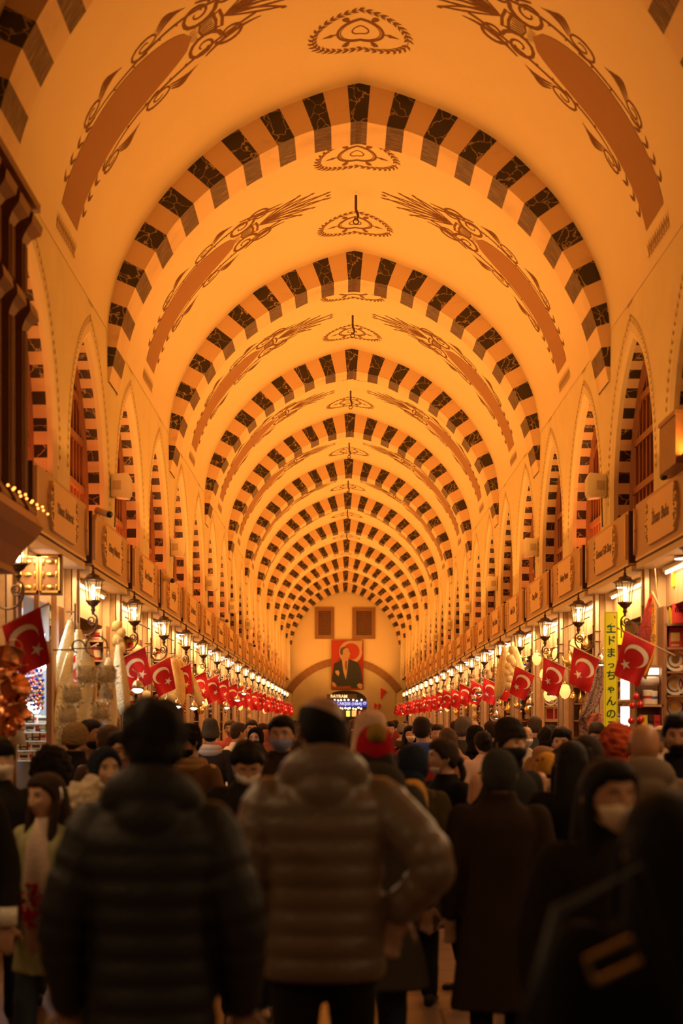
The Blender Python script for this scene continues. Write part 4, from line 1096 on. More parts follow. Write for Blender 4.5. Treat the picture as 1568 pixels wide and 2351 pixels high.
# second yellow signs behind
for i, (a, b, c, d, D2) in enumerate(((1419, 1434, 1390, 1480, 15.6), (1472, 1484, 1365, 1435, 15.2))):
    mb = MB(); mb.box(px2x(a, D2), px2x(b, D2), 0, 0.02, py2z(d, D2), py2z(c, D2)); mb.box(px2x((a+b)/2, D2)-.008, px2x((a+b)/2, D2)+.008, -.002, 0, py2z(d-15, D2), py2z(c+35, D2), 1)
    tag(mb.build('hanging_sign', [M_YS, M_GT], None, loc=(0, D2, 0)), ['narrow yellow sign hanging left of the scroll of the first right lantern', 'short yellow sign hanging beside the red and yellow pennant'][i], 'sign')
# draped carpet
M_CARP = mat_marble('carpet_pattern', (0.05, 0.035, 0.035), (0.42, 0.24, 0.16), 26, 0.30, 0.9)
def cloth_poly(name, L, Rr, D, mats, label, cat, wob=0.03, mi=None, rows=14, cols=8, thick=0.006):
    """cloth between left edge polyline and right edge polyline given in pixels"""
    def ev(P, t):
        k = t*(len(P)-1); i = min(int(k), len(P)-2); f = k-i; return (P[i][0]+(P[i+1][0]-P[i][0])*f, P[i][1]+(P[i+1][1]-P[i][1])*f)
    mb = MB()
    for r in range(rows+1):
        a, b = ev(L, r/rows), ev(Rr, r/rows)
        for c in range(cols+1):
            f = c/cols; mb.v.append((px2x(a[0]+(b[0]-a[0])*f, D), wob*math.sin(f*9+r*0.3), py2z(a[1]+(b[1]-a[1])*f, D)))
    for r in range(rows):
        for c in range(cols):
            q = r*(cols+1)+c; mb.f.append((q, q+cols+1, q+cols+2, q+1)); mb.m.append(0 if mi is None else mi(c/cols, r/rows))
    o = mb.build(name, mats, None, smooth=True, loc=(0, D, 0))
    if thick:
        md = o.modifiers.new('s', 'SOLIDIFY'); md.thickness = thick
    return tag(o, label, cat) if label else o
cloth_poly('carpet', [(1380, 1490), (1362, 1530), (1346, 1590), (1331, 1640), (1330, 1652)], [(1385, 1494), (1386, 1530), (1384, 1580), (1372, 1620), (1345, 1650)], 16.2, [M_CARP], 'dark paisley carpet draped behind the tall yellow sign', 'carpet', 0.05)
cloth_poly('patterned_cushion', [(1352, 1640), (1345, 1660), (1340, 1700), (1345, 1745)], [(1384, 1635), (1384, 1660), (1386, 1700), (1386, 1745)], 16.5, [mat_marble('cushion_pattern', (0.45, 0.30, 0.18), (0.5, 0.06, 0.04), 22, 0.25, 0.9)], 'bright patterned textile hanging below the dark carpet', 'textile', 0.04)
cloth_poly('curved_carpet', [(1330, 1650), (1331, 1700), (1333, 1760)], [(1345, 1650), (1350, 1700), (1352, 1760)], 16.3, [M_CARP], 'narrow grey patterned carpet strip beside the brown post', 'carpet', 0.02)
# red and yellow pennant
M_PRED = mat('pennant_red', (0.62, 0.05, 0.03), 0.8); M_PYEL = mat('pennant_yellow', (0.80, 0.38, 0.03), 0.8)
pn = cloth_poly('pennant', [(1494, 1364), (1478, 1410), (1460, 1470), (1444, 1515), (1440, 1535)], [(1500, 1366), (1503, 1410), (1506, 1470), (1499, 1515), (1484, 1560)], 13.4, [M_PRED, M_PYEL], 'red and yellow pennant with dark lines of capitals hanging by the stone column', 'pennant', 0.02, lambda f, r: 1 if f > 0.74 else 0)
for i, (t, py, px, sz) in enumerate((('MA', 1392, 1493, .05), ('TEVI', 1408, 1490, .05), ('VOSO', 1418, 1489, .05), ('MUCH', 1428, 1486, .055), ('CALM', 1437, 1484, .055), ('BETZE', 1445, 1482, .055), ('MUJER', 1453, 1480, .055), ('VEN AMA', 1461, 1480, .055), ('TENEMOS', 1469, 1478, .055))):
    vs, fs = text_mesh(t, sz, 0.001); mb = MB(); mb.add([(v[0]*0.85, v[2]*0.5, v[1]) for v in vs], fs); mb.build('lettering_line', [M_BOXK], pn, loc=(px2x(px, 13.4), -0.03, py2z(py, 13.4)))
mb = MB(); mb.tube([(px2x(1494, 13.4), 0, py2z(1360, 13.4)), (px2x(1511, 13.4), -0.02, py2z(1395, 13.4))], 0.013, 8); mb.tube([(px2x(1501, 13.4), 0.0, py2z(1300, 13.4)), (px2x(1504, 13.4), -0.01, py2z(1345, 13.4)), (px2x(1509, 13.4), -0.02, py2z(1390, 13.4))], 0.004, 5)
tag(mb.build('hanging_stick', [M_WOODL], None, loc=(0, 13.36, 0)), 'pale stick hung on a cord at the top of the pennant', 'stick')
# wooden display cabinet in front of the column with goods
D = 13.75; cab = empty('display_cabinet', (px2x(1490, D), D, 0), 0, 'brown wooden display cabinet standing against the stone column on the right', 'cabinet')
x0, x1 = px2x(1457, D)-cab.location.x, px2x(1524, D)-cab.location.x; zt = py2z(1532, D)
mb = MB(); mb.box(x0, x1, 0.22, 0.24, .905, zt); mb.box(x0, x0+.02, 0, .22, .905, zt); mb.box(x1-.02, x1, 0, .22, .905, zt); mb.box(x0, x1, 0, .24, zt, zt+.02); mb.build('carcass', [M_WOOD], cab)
for z in (py2z(1618, D), py2z(1692, D)): mb = MB(); mb.box(x0, x1, 0.0, .22, z-.02, z); mb.build('shelf', [M_WOODL], cab)
cx = cab.location.x
def jar_roll(px, py, h, r, nm, m, lab):
    mb = MB(); mb.lathe([(r, 0), (r*1.03, .01), (r*1.03, h-.01), (r, h)], 0, 0, 0, 16, 0); mb.lathe([(r*1.035, h*.4), (r*1.035, h*.6)], 0, 0, 0, 16, 1, cap=False)
    return tag(mb.build(nm, [M_PORC, m], None, True, loc=(px2x(px, D), D+.10, py2z(py, D))), lab, nm.replace('_', ' '))
jar_roll(1492, 1617, 0.14, 0.05, 'canister', M_BOXR, 'white canister on the upper shelf of the right display cabinet')
jar_roll(1505, 1617, 0.13, 0.042, 'canister', M_BOXB, 'smaller white canister right of the first, same cabinet shelf')
mb = MB(); mb.tube([(-.10, 0, 0), (.10, 0, 0)], .045, 14); tag(mb.build('paper_roll', [M_PORC], None, True, loc=(px2x(1492, D), D+.09, py2z(1563, D))), 'white roll lying high inside the right display cabinet', 'roll')
mb = MB(); mb.box(-.11, .11, .07, .10, 0, .06); tag(mb.build('tube_light', [M_TUBE], None, loc=(px2x(1490, D), D, py2z(1548, D))), 'short bright light inside the right display cabinet', 'tube light')
for i, (px, m, t) in enumerate(((1483, M_BOXY, ''), (1494, M_BOXK, 'TEA'), (1508, M_BOXR, 'TEA'))):
    mb = MB(); mb.box(-.03, .03, 0, .08, 0, .21, 0)
    if t: vs, fs = text_mesh(t, .03, .001); mb.add([(v[0], -.002, v[1]+.14) for v in vs], fs, 1)
    tag(mb.build('tea_box', [m, M_GOLD], None, loc=(px2x(px, D)+.005*i, D+.03, py2z(1691.5, D))), '%s tea box on the lower shelf of the right display cabinet' % ('yellow', 'black', 'red')[i], 'tea box')
# lit white wall drawn as a glowing panel, and pomegranates
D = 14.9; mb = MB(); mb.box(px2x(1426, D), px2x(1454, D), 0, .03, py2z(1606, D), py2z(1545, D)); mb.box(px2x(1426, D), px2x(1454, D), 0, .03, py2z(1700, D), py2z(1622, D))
tag(mb.build('lit_wall_panel', [mat('lit_wall_glow', (1, 1, 1), .5, emit=(1, .95, .85), estr=1.6)], None, loc=(0, D, 0)), 'white shop wall, its lit look painted as glow, right of the tall yellow sign', 'light panel')
for i, (px, py) in enumerate([(1452, 1620), (1470, 1618), (1449, 1655), (1471, 1652), (1461, 1600)]):
    good('pomegranate_ornament', (px2x(px, 13.5), 13.5, py2z(py, 13.5)), 'glossy red pomegranate ornament on a cord, %s counted from the left cluster' % ORD[i], 'red pomegranate ornaments by the light panel', 0, 0.75)
mb = MB(); mb.ball((0, 0, 0), .085, 16, 10, 0); mb.tube([(0, 0, .08), (0, 0, .35)], .003, 5, 1)
tag(mb.build('glass_lamp', [mat('mosaic_blue', (0.1, 0.25, 0.6), .2, emit=(0.25, .35, .6), estr=.5, var=.8, vscale=40), M_GOLD], None, True, loc=(px2x(1466, 13.6), 13.6, py2z(1532, 13.6))), 'blue and yellow mosaic glass lamp beside the display cabinet', 'hanging lamp')
# big packs with lettering on the right near shelves
def pack(px0, px1, py0, py1, D, m, txt, m2, lab, tsz=.08):
    x0, x1, z0, z1 = px2x(px0, D), px2x(px1, D), py2z(py1, D), py2z(py0, D); mb = MB(); mb.box(0, x1-x0, 0, .06, 0, z1-z0, 0)
    mb.box(.02, x1-x0-.02, -.002, 0, .03, (z1-z0)*.5, 1)
    if txt: vs, fs = text_mesh(txt, tsz, .001, shear=.2); mb.add([(v[0]+(x1-x0)/2, -.004, v[1]+(z1-z0)*.68) for v in vs], fs, 2)
    return tag(mb.build('tea_pack', [m, m2, M_PORC], None, loc=(x0, D, z0)), lab, 'tea pack')
pack(1546, 1575, 1386, 1430, 13.6, M_BOXR, 'filiz', M_BOXR, 'large red pack with white lettering at the right edge')
pack(1545, 1580, 1298, 1346, 13.6, M_BOXY, '', M_BOXC, 'large yellow tea pack at the right edge above the red one')

# carved timber bay at the near left
KD = 9.2
kx = CAMX-2.20      # inner face
bay = empty('carved_bay', (kx, 9.0, 2.75), 0, 'dark carved timber bay projecting from the left wall with string lights', 'timber bay')
z1 = 2.62
mb = MB(); mb.box(-0.30, -0.14, -1.6, 1.24, 0.45, z1); mb.build('body', [M_POST], bay)
for i, y in enumerate((1.16, 0.76, 0.36, -0.1, -0.6, -1.1)):
    mb = MB(); dx = -0.15
    zz = [0.42, .48, .52, .58, 1.78, 1.83, 1.88, 1.95, 2.01, 2.40, 2.45, 2.50, 2.56, 2.66]; ww = [.11, .13, .11, .075, .075, .10, .14, .13, .075, .075, .10, .15, .16, .07]
    rs = []
    for z, q in zip(zz, ww): rs.append([(dx+q*1.15, y-q, z), (dx+q*1.15, y+q, z), (dx-.14, y+q, z), (dx-.14, y-q, z)])
    mb.rings(rs)
    for f in (-.035, 0, .035): mb.tube([(dx+.088, y+f, .60), (dx+.088, y+f, 1.76)], .013, 6); mb.tube([(dx+.088, y+f, 2.03), (dx+.088, y+f, 2.38)], .013, 6)
    mb.build('pilaster', [M_POST], bay, fix=True)
mb = MB(); rs = []
for z, q in ((0.46, .02), (.38, .06), (.30, .02), (.20, -.06), (.08, -.12), (0.03, -.10)): rs.append([(q-.02, -1.6, z), (q-.02, 1.24+q, z), (-.30, 1.24+q, z), (-.30, -1.6, z)])
mb.rings(rs); mb.build('base_moulding', [mat('carved_wood_mid', (0.36, 0.16, 0.075), .5)], bay, fix=True)
mb = MB(); mb.box(-.30, .02, -1.6, 1.30, 2.66, 2.72); mb.box(-.30, -.04, -1.6, 1.25, 2.72, 2.80); mb.build('cornice', [M_POST], bay)
M_FAIRY = mat('fairy_light', (1, .5, .2), .4, emit=(1, .30, .05), estr=6); fbm = MB(); fbm.ball((0, 0, 0), .008, 8, 6); fbm = fbm.mesh('fairy_light', [M_FAIRY], True)
for i in range(14):
    link('fairy_light', fbm, bay, (.085-.012*(i % 2), 1.24-.09*i, .475+.012*(i % 3)))
# left near shop front: gilded panels, mullions, glass, brown post
D = 12.4
gp = empty('gilded_panel', (px2x(66, D), D, py2z(1335, D)), 0, 'gilded carved panels above the window of the near left shop', 'wall panel')
mb = MB(); X0, X1 = px2x(36, D)-gp.location.x, px2x(142, D)-gp.location.x; mb.box(X0, X1, 0, .05, -.12, .24); mb.build('panel_board', [M_WOOD], gp)
for a, b in ((40, 88), (92, 138)):
    x0, x1 = px2x(a, D)-gp.location.x, px2x(b, D)-gp.location.x; mb = MB()
    mb.box(x0, x1, -.02, 0, .21, .235); mb.box(x0, x1, -.02, 0, -.10, -.08); mb.box(x0, x0+.015, -.02, 0, -.10, .23); mb.box(x1-.015, x1, -.02, 0, -.10, .23)
    for z in (-.05, .06, .17): mb.ball(((x0+x1)/2, -.01, z), (.035, .012, .018), 10, 6); mb.ball((x0+.03, -.01, z), (.012, .01, .03), 8, 6); mb.ball((x1-.03, -.01, z), (.012, .01, .03), 8, 6)
    mb.build('gilded_frame', [M_GOLD], gp)
D = 12.6
sw = empty('shop_window', (px2x(60, D), D, 0), 0, 'brown framed shop window glowing bluish white on the near left', 'shop window')
def lx(px): return px2x(px, D)-sw.location.x
mb = MB()
for a, b in ((-60, -52), (0, 8), (42, 50), (78, 88)): mb.box(lx(a), lx(b), 0, .05, py2z(1475, D), py2z(1330, D))
mb.box(lx(-60), lx(116), -.01, .06, py2z(1500, D), py2z(1472, D)); mb.build('mullion', [M_WOOD], sw)
mb = MB(); mb.box(lx(108), lx(119), -.04, .10, 0, py2z(1500, D)); mb.build('door_post', [mat('door_post_brown', (0.26, 0.11, 0.05), .4)], sw)
mb = MB(); mb.box(lx(118), lx(124), -.02, .12, 0, py2z(1330, D)); mb.build('jamb', [M_WOODL], sw)
mb = MB(); mb.box(lx(-60), lx(112), .02, .024, py2z(1475, D), py2z(1330, D)); mb.build('glass_pane', [mat('window_glass', (0.7, .75, .8), .05, alpha=.25)], sw)
D = 13.7
mb = MB(); mb.box(px2x(-80, D), px2x(112, D), 0, .05, 0, 3.2); tag(mb.build('display_wall', [mat('display_back', (0.30, .32, .34), .6)], None, loc=(0, D, 0)), 'pale display wall behind goods inside the near left shop', 'display wall')
area('shop_cool_light', (px2x(50, 12.9), 13.0, 2.75), .4, 22, (.62, .80, 1.0), (0, 0, 0), .4)
for i, (px, py, r) in enumerate([(8, 1505, .05), (18, 1512, .045), (38, 1506, .04), (92, 1530, .05), (103, 1528, .045), (60, 1625, .035), (72, 1622, .04), (82, 1630, .035)]):
    mb = MB(); mb.ball((0, 0, 0), r, 10, 8); mb.tube([(0, 0, r), (0, 0, r+.25)], .004, 4)
    tag(mb.build('cool_lamp', [M_COOL], None, True, loc=(px2x(px, 13.2), 13.2, py2z(py, 13.2))), 'cold white lamp inside the near left shop, %s from the left' % ORD[i], 'lamp', 'cold white lamps in the near left shop')
for i in range(22):
    px = 52+i*2.2; o = good('pepper_string' if i % 3 else 'bead_string', (px2x(px, 13.0+.1*(i % 3)), 13.0+.1*(i % 3), py2z(1535+(i*37 % 50), 13.1)), 'dangling string of coloured charms in the bluish shop window', 'charm strings in the near left shop', i, .8)
k = 0
for r, py in enumerate((1660, 1680, 1700, 1722, 1745)):
    for c in range(5):
        m = ['soap_box', 'herb_box', 'coffee_box', 'soap_box', 'delight_box'][(r*2+c) % 5]
        good(m, (px2x(42+c*14, 13.4), 13.4, py2z(py, 13.4)), '%s stacked on the display of the near left shop' % LABW[m], '%ss on the near left display' % CATW[m], 0, .68)
mb = MB()
for py in (1660, 1680, 1700, 1722, 1745): mb.box(px2x(36, 13.4), px2x(108, 13.4), -.06, .25, py2z(py, 13.4)-.012, py2z(py, 13.4)-.001)
tag(mb.build('display_rack', [M_PORC], None, loc=(0, 13.4, 0)), 'white stepped rack of boxes inside the near left shop', 'rack')
# hanging copper ware at far left edge
CP = [(8, 1560, .2), (22, 1590, 1.1), (2, 1620, .5), (35, 1605, -.4), (12, 1650, .9), (45, 1655, .3), (28, 1680, 1.4), (5, 1690, .1), (50, 1670, -.8), (18, 1530, .4), (60, 1650, .6)]
for i, (px, py, a) in enumerate(CP):
    kd = 'copper_pot' if i % 2 else 'coffee_pot'; D = 9.3+.15*(i % 4)
    o = good(kd, (px2x(px, D), D, py2z(py, D)), 'shiny copper %s hanging at the left edge, %s counting downwards' % (kd.split('_')[1], ORD[i]), 'copper ware hanging at the left edge', i, .75, a)
# bell-shaped white cloth lamp by the copper
mb = MB(); mb.lathe([(.055, 0), (.05, -.02), (.035, -.12), (.045, -.40), (.06, -.5)], 0, 0, 0, 14); tag(mb.build('white_towel', [M_PORC], None, True, loc=(px2x(41, 10), 10, py2z(1545, 10))), 'white hanging towel beside the copper ware', 'towel')

# CCTV cameras and box speakers on the upper walls
def cctv():
    root = empty('security_camera', (0, 0, 0)); mb = MB()
    mb.tube([(0, 0, 0), (.0, -.16, -.05)], .035, 10); mb.build('housing', [M_CREAMP], root, True)
    mb = MB(); mb.tube([(0, -.161, -.05), (0, -.185, -.058)], .033, 10); mb.build('lens', [M_BLACK], root, True)
    mb = MB(); mb.tube([(0, 0, -.02), (0, .02, -.09)], .012, 6); mb.build('mount', [M_CREAMP], root); regkids(root); return root
cc = cctv()
for i, (px, py, D, rz) in enumerate([(98, 1066, 12.9, .9), (222, 1172, 14.3, 1.0), (376, 1326, 19.5, .9), (506, 1420, 27.5, .9), (572, 1478, 34, .9), (1552, 1085, 12.6, -.9)]):
    o = cc if i == 0 else copy_tree(cc); o.location = (px2x(px, D), D, py2z(py, D)); o.rotation_euler = (0, 0, rz)
    tag(o, 'small security camera on the fascia top, %s' % ('%s from the camera on the left' % ORD[i] if i < 5 else 'the only one on the right'), 'security camera', 'security cameras above the shops')
def spk():
    root = empty('wall_speaker', (0, 0, 0)); mb = MB(); P = [(-.09, -.12), (.09, -.14), (.12, -.08), (.12, .08), (.09, .14), (-.09, .12)]
    mb.prism(P, lambda a, b, d: (a, d, b), -.09, .09); mb.build('case', [M_CREAMP], root, fix=True)
    mb = MB(); mb.box(-.07, .02, -.095, -.09, -.05, .05); mb.build('grille', [mat('grille_tan', (.5, .4, .26), .6)], root)
    mb = MB(); mb.tube([(-.05, 0, -.13), (-.06, 0, -.45)], .008, 5); mb.build('cable', [M_BOXK], root); regkids(root); return root
sk = spk(); first = True
for s in (-1, 1):
    for k in range(8):
        o = sk if first else copy_tree(sk); first = False
        o.location = (s*(WALLX-.10), 15.75+5.5*k, 4.34); o.rotation_euler = (0, 0, PI if s > 0 else 0)
        if s > 0: o.rotation_euler = (0, 0, 0); o.scale = (-1, 1, 1)
        tag(o, 'cream box speaker on the %s pier, %s from the camera' % (SIDEN[s], ORD[k]), 'speaker', 'box speakers on the %s piers' % SIDEN[s])
# small red banners on the end wall
for i, (px, py, w_, h_) in enumerate([(881, 1592, .30, .55), (863, 1622, .16, .36), (872, 1622, .16, .36)]):
    D = YE-.2; x = px2x(px, D); z = py2z(py, D); mb = MB(); mb.prism([(-w_/2, h_/2), (w_/2, h_*.2), (0, -h_*.1), (-w_*.3, -h_/2), (-w_/2, -h_/2)], lambda a, b, d: (a, d, b), 0, .02)
    tag(mb.build('small_banner', [M_RED], None, fix=True, loc=(x, D, z)), ['largest red banner on the end wall right of the door', 'left one of two small red banners beside the far door', 'right one of two small red banners beside the far door'][i], 'banner')
# brown box above the near right fascia
mb = MB(); mb.box(0, .5, -.3, .3, 0, .42); mb.box(-.01, .5, -.31, .31, .40, .44)
tag(mb.build('wooden_box', [M_WOOD], None, loc=(px2x(1532, 12.0), 12.0, FZ1)), 'brown box standing on the near right fascia board', 'box')
# ================================================================== PEOPLE
def sm(a, b, x):
    t = np.clip((x-a)/(b-a), 0, 1); return t*t*(3-2*t)
def head_surface(nu, nv, female=0.0, child=0.0):
    """grid of head points; face towards -y; centre at origin; returns (nv,nu,3)"""
    ph = np.linspace(0, 2*PI, nu, endpoint=False); th = np.linspace(0.02, PI-0.02, nv)
    # denser sampling near the face
    ph = ph - 0.35*np.sin(ph)
    P, T = np.meshgrid(ph, th)
    dx, dy, dz = np.sin(T)*np.sin(P), -np.sin(T)*np.cos(P), np.cos(T)
    up = np.where(dz > 0, (1-np.clip(dz, 0, 1)**2.7)**(1/2.4)/np.maximum(1e-4, np.sqrt(1-dz**2)), 1.0); up = np.where(dz > 0.9995, 1.0, up)
    x, y, z = 0.077*dx*up, 0.097*dy*up, 0.115*dz
    t = np.clip(-dz, 0, 1)
    front = np.clip(-dy, 0, 1)
    x = x*(1-(0.30+0.05*female)*t**1.6)
    y = np.where(dy > 0, y*(1-0.40*t**1.3), y*(1-0.02*t))
    y = np.where((dy < 0) & (dz < 0), y + (-0.012)*np.exp(-((z+0.105)/0.03)**2)*np.exp(-(x/0.03)**2), y)   # chin
    flat = sm(-0.02, -0.08, y); y = y+0.007*flat*np.exp(-(x/0.05)**2)
    nose = np.interp(z, [-0.052, -0.046, -0.036, -0.028, 0.0, 0.022, 0.03], [0, 0.010, 0.024, 0.023, 0.012, 0.003, 0])
    y = y - nose*np.exp(-(x/(0.011+0.006*(z < -0.02)))**2)*(dy < 0)
    y = y - 0.0055*np.exp(-((z-0.030)/0.010)**2)*np.exp(-((np.abs(x)-0.030)/0.020)**2)*(dy < 0)
    y = y + 0.0095*np.exp(-((z-0.010)/0.012)**2)*np.exp(-((np.abs(x)-0.031)/0.015)**2)*(dy < 0)
    y = y - 0.005*np.exp(-((z+0.022)/0.018)**2)*np.exp(-((np.abs(x)-0.042)/0.018)**2)*(dy < 0)
    y = y - 0.006*np.exp(-((z+0.063)/0.006)**2)*np.exp(-(x/0.022)**2)*(dy < 0) - 0.006*np.exp(-((z+0.078)/0.006)**2)*np.exp(-(x/0.019)**2)*(dy < 0)
    y = y + 0.003*np.exp(-((z+0.0705)/0.0025)**2)*np.exp(-(x/0.022)**2)*(dy < 0)
    return np.stack([x, y, z], -1), np.stack([dx, dy, dz], -1)
def grid_faces(nu, nv):
    fs = []
    for j in range(nv-1):
        for i in range(nu):
            a = j*nu+i; b = j*nu+(i+1) % nu; fs.append((a, a+nu, b+nu, b))
    fs.append(tuple(range(nu))); fs.append(tuple((nv-1)*nu+i for i in reversed(range(nu)))); return fs
def fbm(pts, sc, seed=0):
    return np.array([noise.noise(Vector((p[0]*sc+seed, p[1]*sc, p[2]*sc))) for p in pts])
def add_head(mb, c, R_, s=1.0, female=0, hi=True):
    nu, nv = (60, 46) if hi else (30, 22)
    P, D = head_surface(nu, nv, female); pts = P.reshape(-1, 3)*s
    f = grid_faces(nu, nv)
    q = pts @ R_.T + np.array(c)
    o = len(mb.v); mb.v.extend(map(tuple, q))
    for fc in f:
        ctr = np.mean([P.reshape(-1, 3)[i] for i in fc[:4]], 0); x, y, z = ctr; mi = 0
        if len(fc) == 4 and y < -0.05:
            if abs(x) < 0.024 and -0.085 < z < -0.056 and abs(x) < 0.024-abs(z+0.0705)*0.9: mi = 1
            if 0.024 < z < 0.033 and 0.014 < abs(x) < 0.048: mi = 2
            if abs(z-0.010) < 0.0055 and 0.020 < abs(x) < 0.043: mi = 3
            if abs(z-0.010) < 0.0055 and 0.027 < abs(x) < 0.036: mi = 2
        mb.f.append(tuple(i+o for i in fc)); mb.m.append(mi)
    for sx in (-1, 1):   # ears
        e = []
        for k in range(7):
            a = k/6*PI*1.25-0.35; e.append((sx*(0.076+0.010*math.sin(a)+0.003), 0.008+0.016*math.sin(a), 0.026*math.cos(a)-0.004))
        m2 = MB(); m2.tube(e, [0.006]*7, 6); m2.ball((sx*0.077, 0.006, -0.006), (0.006, 0.014, 0.024), 8, 6)
        v = np.array(m2.v)*s @ R_.T + np.array(c); mb.add(map(tuple, v), m2.f, 0)
def rotm(yaw=0, pitch=0, roll=0):
    return np.array(Matrix.Rotation(yaw, 3, 'Z') @ Matrix.Rotation(pitch, 3, 'X') @ Matrix.Rotation(roll, 3, 'Y'))
def cap_mesh(maskf, thick, s, nu=40, nv=32, nz=0.0, nsc=30, seed=0, shape=None):
    """closed shell following the head; hidden under the skin where mask = 0"""
    P, D = head_surface(nu, nv); P = P.reshape(-1, 3); D = D.reshape(-1, 3)
    # ignore nose etc: use smooth ellipsoid
    dzz = D[:, 2]; up = np.where(dzz > 0, (1-np.clip(dzz, 0, 1)**2.7)**(1/2.4)/np.maximum(1e-4, np.sqrt(1-dzz**2)), 1.0); up = np.where(dzz > .9995, 1.0, up)
    E = np.stack([0.078*D[:, 0]*up, 0.099*D[:, 1]*up, 0.117*D[:, 2]], 1)
    t = np.clip(-D[:, 2], 0, 1)
    E[:, 0] *= 1-0.28*t**1.6; E[:, 1] = np.where(D[:, 1] > 0, E[:, 1]*(1-0.32*t**1.3), E[:, 1])
    m = np.clip(maskf(E[:, 0], E[:, 1], E[:, 2]), 0, 1)
    th = thick(E[:, 0], E[:, 1], E[:, 2]) if callable(thick) else thick
    off = th*m - 0.012*(1-m)
    if nz: off = off + nz*m*fbm(E, nsc, seed)
    Q = E + D*off[:, None]
    if shape: Q = shape(Q)
    return Q*s, grid_faces(nu, nv)
def m_short(x, y, z):
    hl = np.interp(y, [-.090, -.060, -.040, -.022, 0.0, 0.020, 0.045, 0.07], [.066, .060, .040, .004, .010, -.005, -.055, -.078])
    return sm(-0.007, 0.007, z-hl)
def m_bald(x, y, z): return m_short(x, y, z)*(1-sm(0.046, 0.066, z-0.45*x-0.12*y))
def m_beard(x, y, z): return sm(-0.040, -0.052, z+0.25*np.clip(np.abs(x)-0.03, 0, 1))*sm(0.03, 0.005, y)*(1-np.exp(-((z+0.071)/0.006)**2)*np.exp(-(x/0.02)**2))
def m_beanie(x, y, z):
    fr = sm(0.03, -0.08, y); return sm(-0.006, 0.006, z-(-0.035*(1-fr)+0.040*fr))
def m_hood(x, y, z):
    fr = sm(-0.03, -0.07, y)
    oval = sm(1.12, 0.92, np.sqrt((x/0.058)**2+((z+0.012)/0.092)**2)); return 1-fr*oval
def m_scarf_mask(x, y, z): return sm(-0.012, -0.022, z)*sm(0.02, -0.02, y)
def m_facemask(x, y, z): return sm(-0.018, -0.024, z)*sm(-0.035, -0.05, y)*sm(-0.125, -0.11, z)
def m_chinmask(x, y, z): return sm(-0.062, -0.070, z)*sm(-0.02, -0.04, y)

def remesh(mb, name, voxel, smooth=3, mats=()):
    me = bpy.data.meshes.new(name); me.from_pydata([tuple(v) for v in mb.v], [], mb.f); me.update()
    o = bpy.data.objects.new(name, me); COL.objects.link(o)
    r = o.modifiers.new('r', 'REMESH'); r.mode = 'VOXEL'; r.voxel_size = voxel; r.use_smooth_shade = True
    if smooth: q = o.modifiers.new('s', 'SMOOTH'); q.iterations = smooth; q.factor = 0.5
    dg = bpy.context.evaluated_depsgraph_get(); ev = o.evaluated_get(dg)
    out = bpy.data.meshes.new_from_object(ev); bpy.data.objects.remove(o); bpy.data.meshes.remove(me)
    out.name = name
    out.materials.clear()
    for m in mats: out.materials.append(m)
    out.polygons.foreach_set('use_smooth', [True]*len(out.polygons)); return out
def ell(cx, cy, cz, rx, ry, n=20, e=2.3, back=0.0):
    P = []
    for i in range(n):
        a = 2*PI*i/n; c, s = math.cos(a), math.sin(a)
        P.append((cx+rx*math.copysign(abs(c)**(2/e), c), cy+ry*math.copysign(abs(s)**(2/e), s), cz))
    return P
def limb(mb, pts, rad, puff=0, n=12, seed=0, fold=0.0):
    """rounded tube along joints with optional quilting"""
    P = catmull3(pts, 10); k = len(P)
    L = [0]
    for i in range(1, k): L.append(L[-1]+(P[i]-P[i-1]).length)
    rr_ = []
    for i in range(k):
        t = L[i]/L[-1]*(len(rad)-1); a = min(int(t), len(rad)-2); f = t-a; r = rad[a]*(1-f)+rad[a+1]*f
        if puff: r += puff*(abs(math.sin(PI*L[i]/0.075))**0.6-0.6)
        if fold: r += fold*noise.noise(Vector((L[i]*14, seed, 0)))
        rr_.append(r)
    # sphere ends
    mb.tube(P, rr_, n); mb.ball(P[0], rr_[0]*0.98, n, 8); mb.ball(P[-1], rr_[-1]*0.95, n, 8)
def catmull3(P, sub):
    P = [Vector(p) for p in P]; out = []; n = len(P)
    for i in range(n-1):
        p1, p2 = P[i], P[i+1]; p0 = P[i-1] if i > 0 else 2*p1-p2; p3 = P[i+2] if i+2 < n else 2*p2-p1
        for k in range(sub):
            t = k/sub; out.append(0.5*((2*p1)+(-p0+p2)*t+(2*p0-5*p1+4*p2-p3)*t*t+(-p0+3*p1-3*p2+p3)*t**3))
    out.append(P[-1]); return out

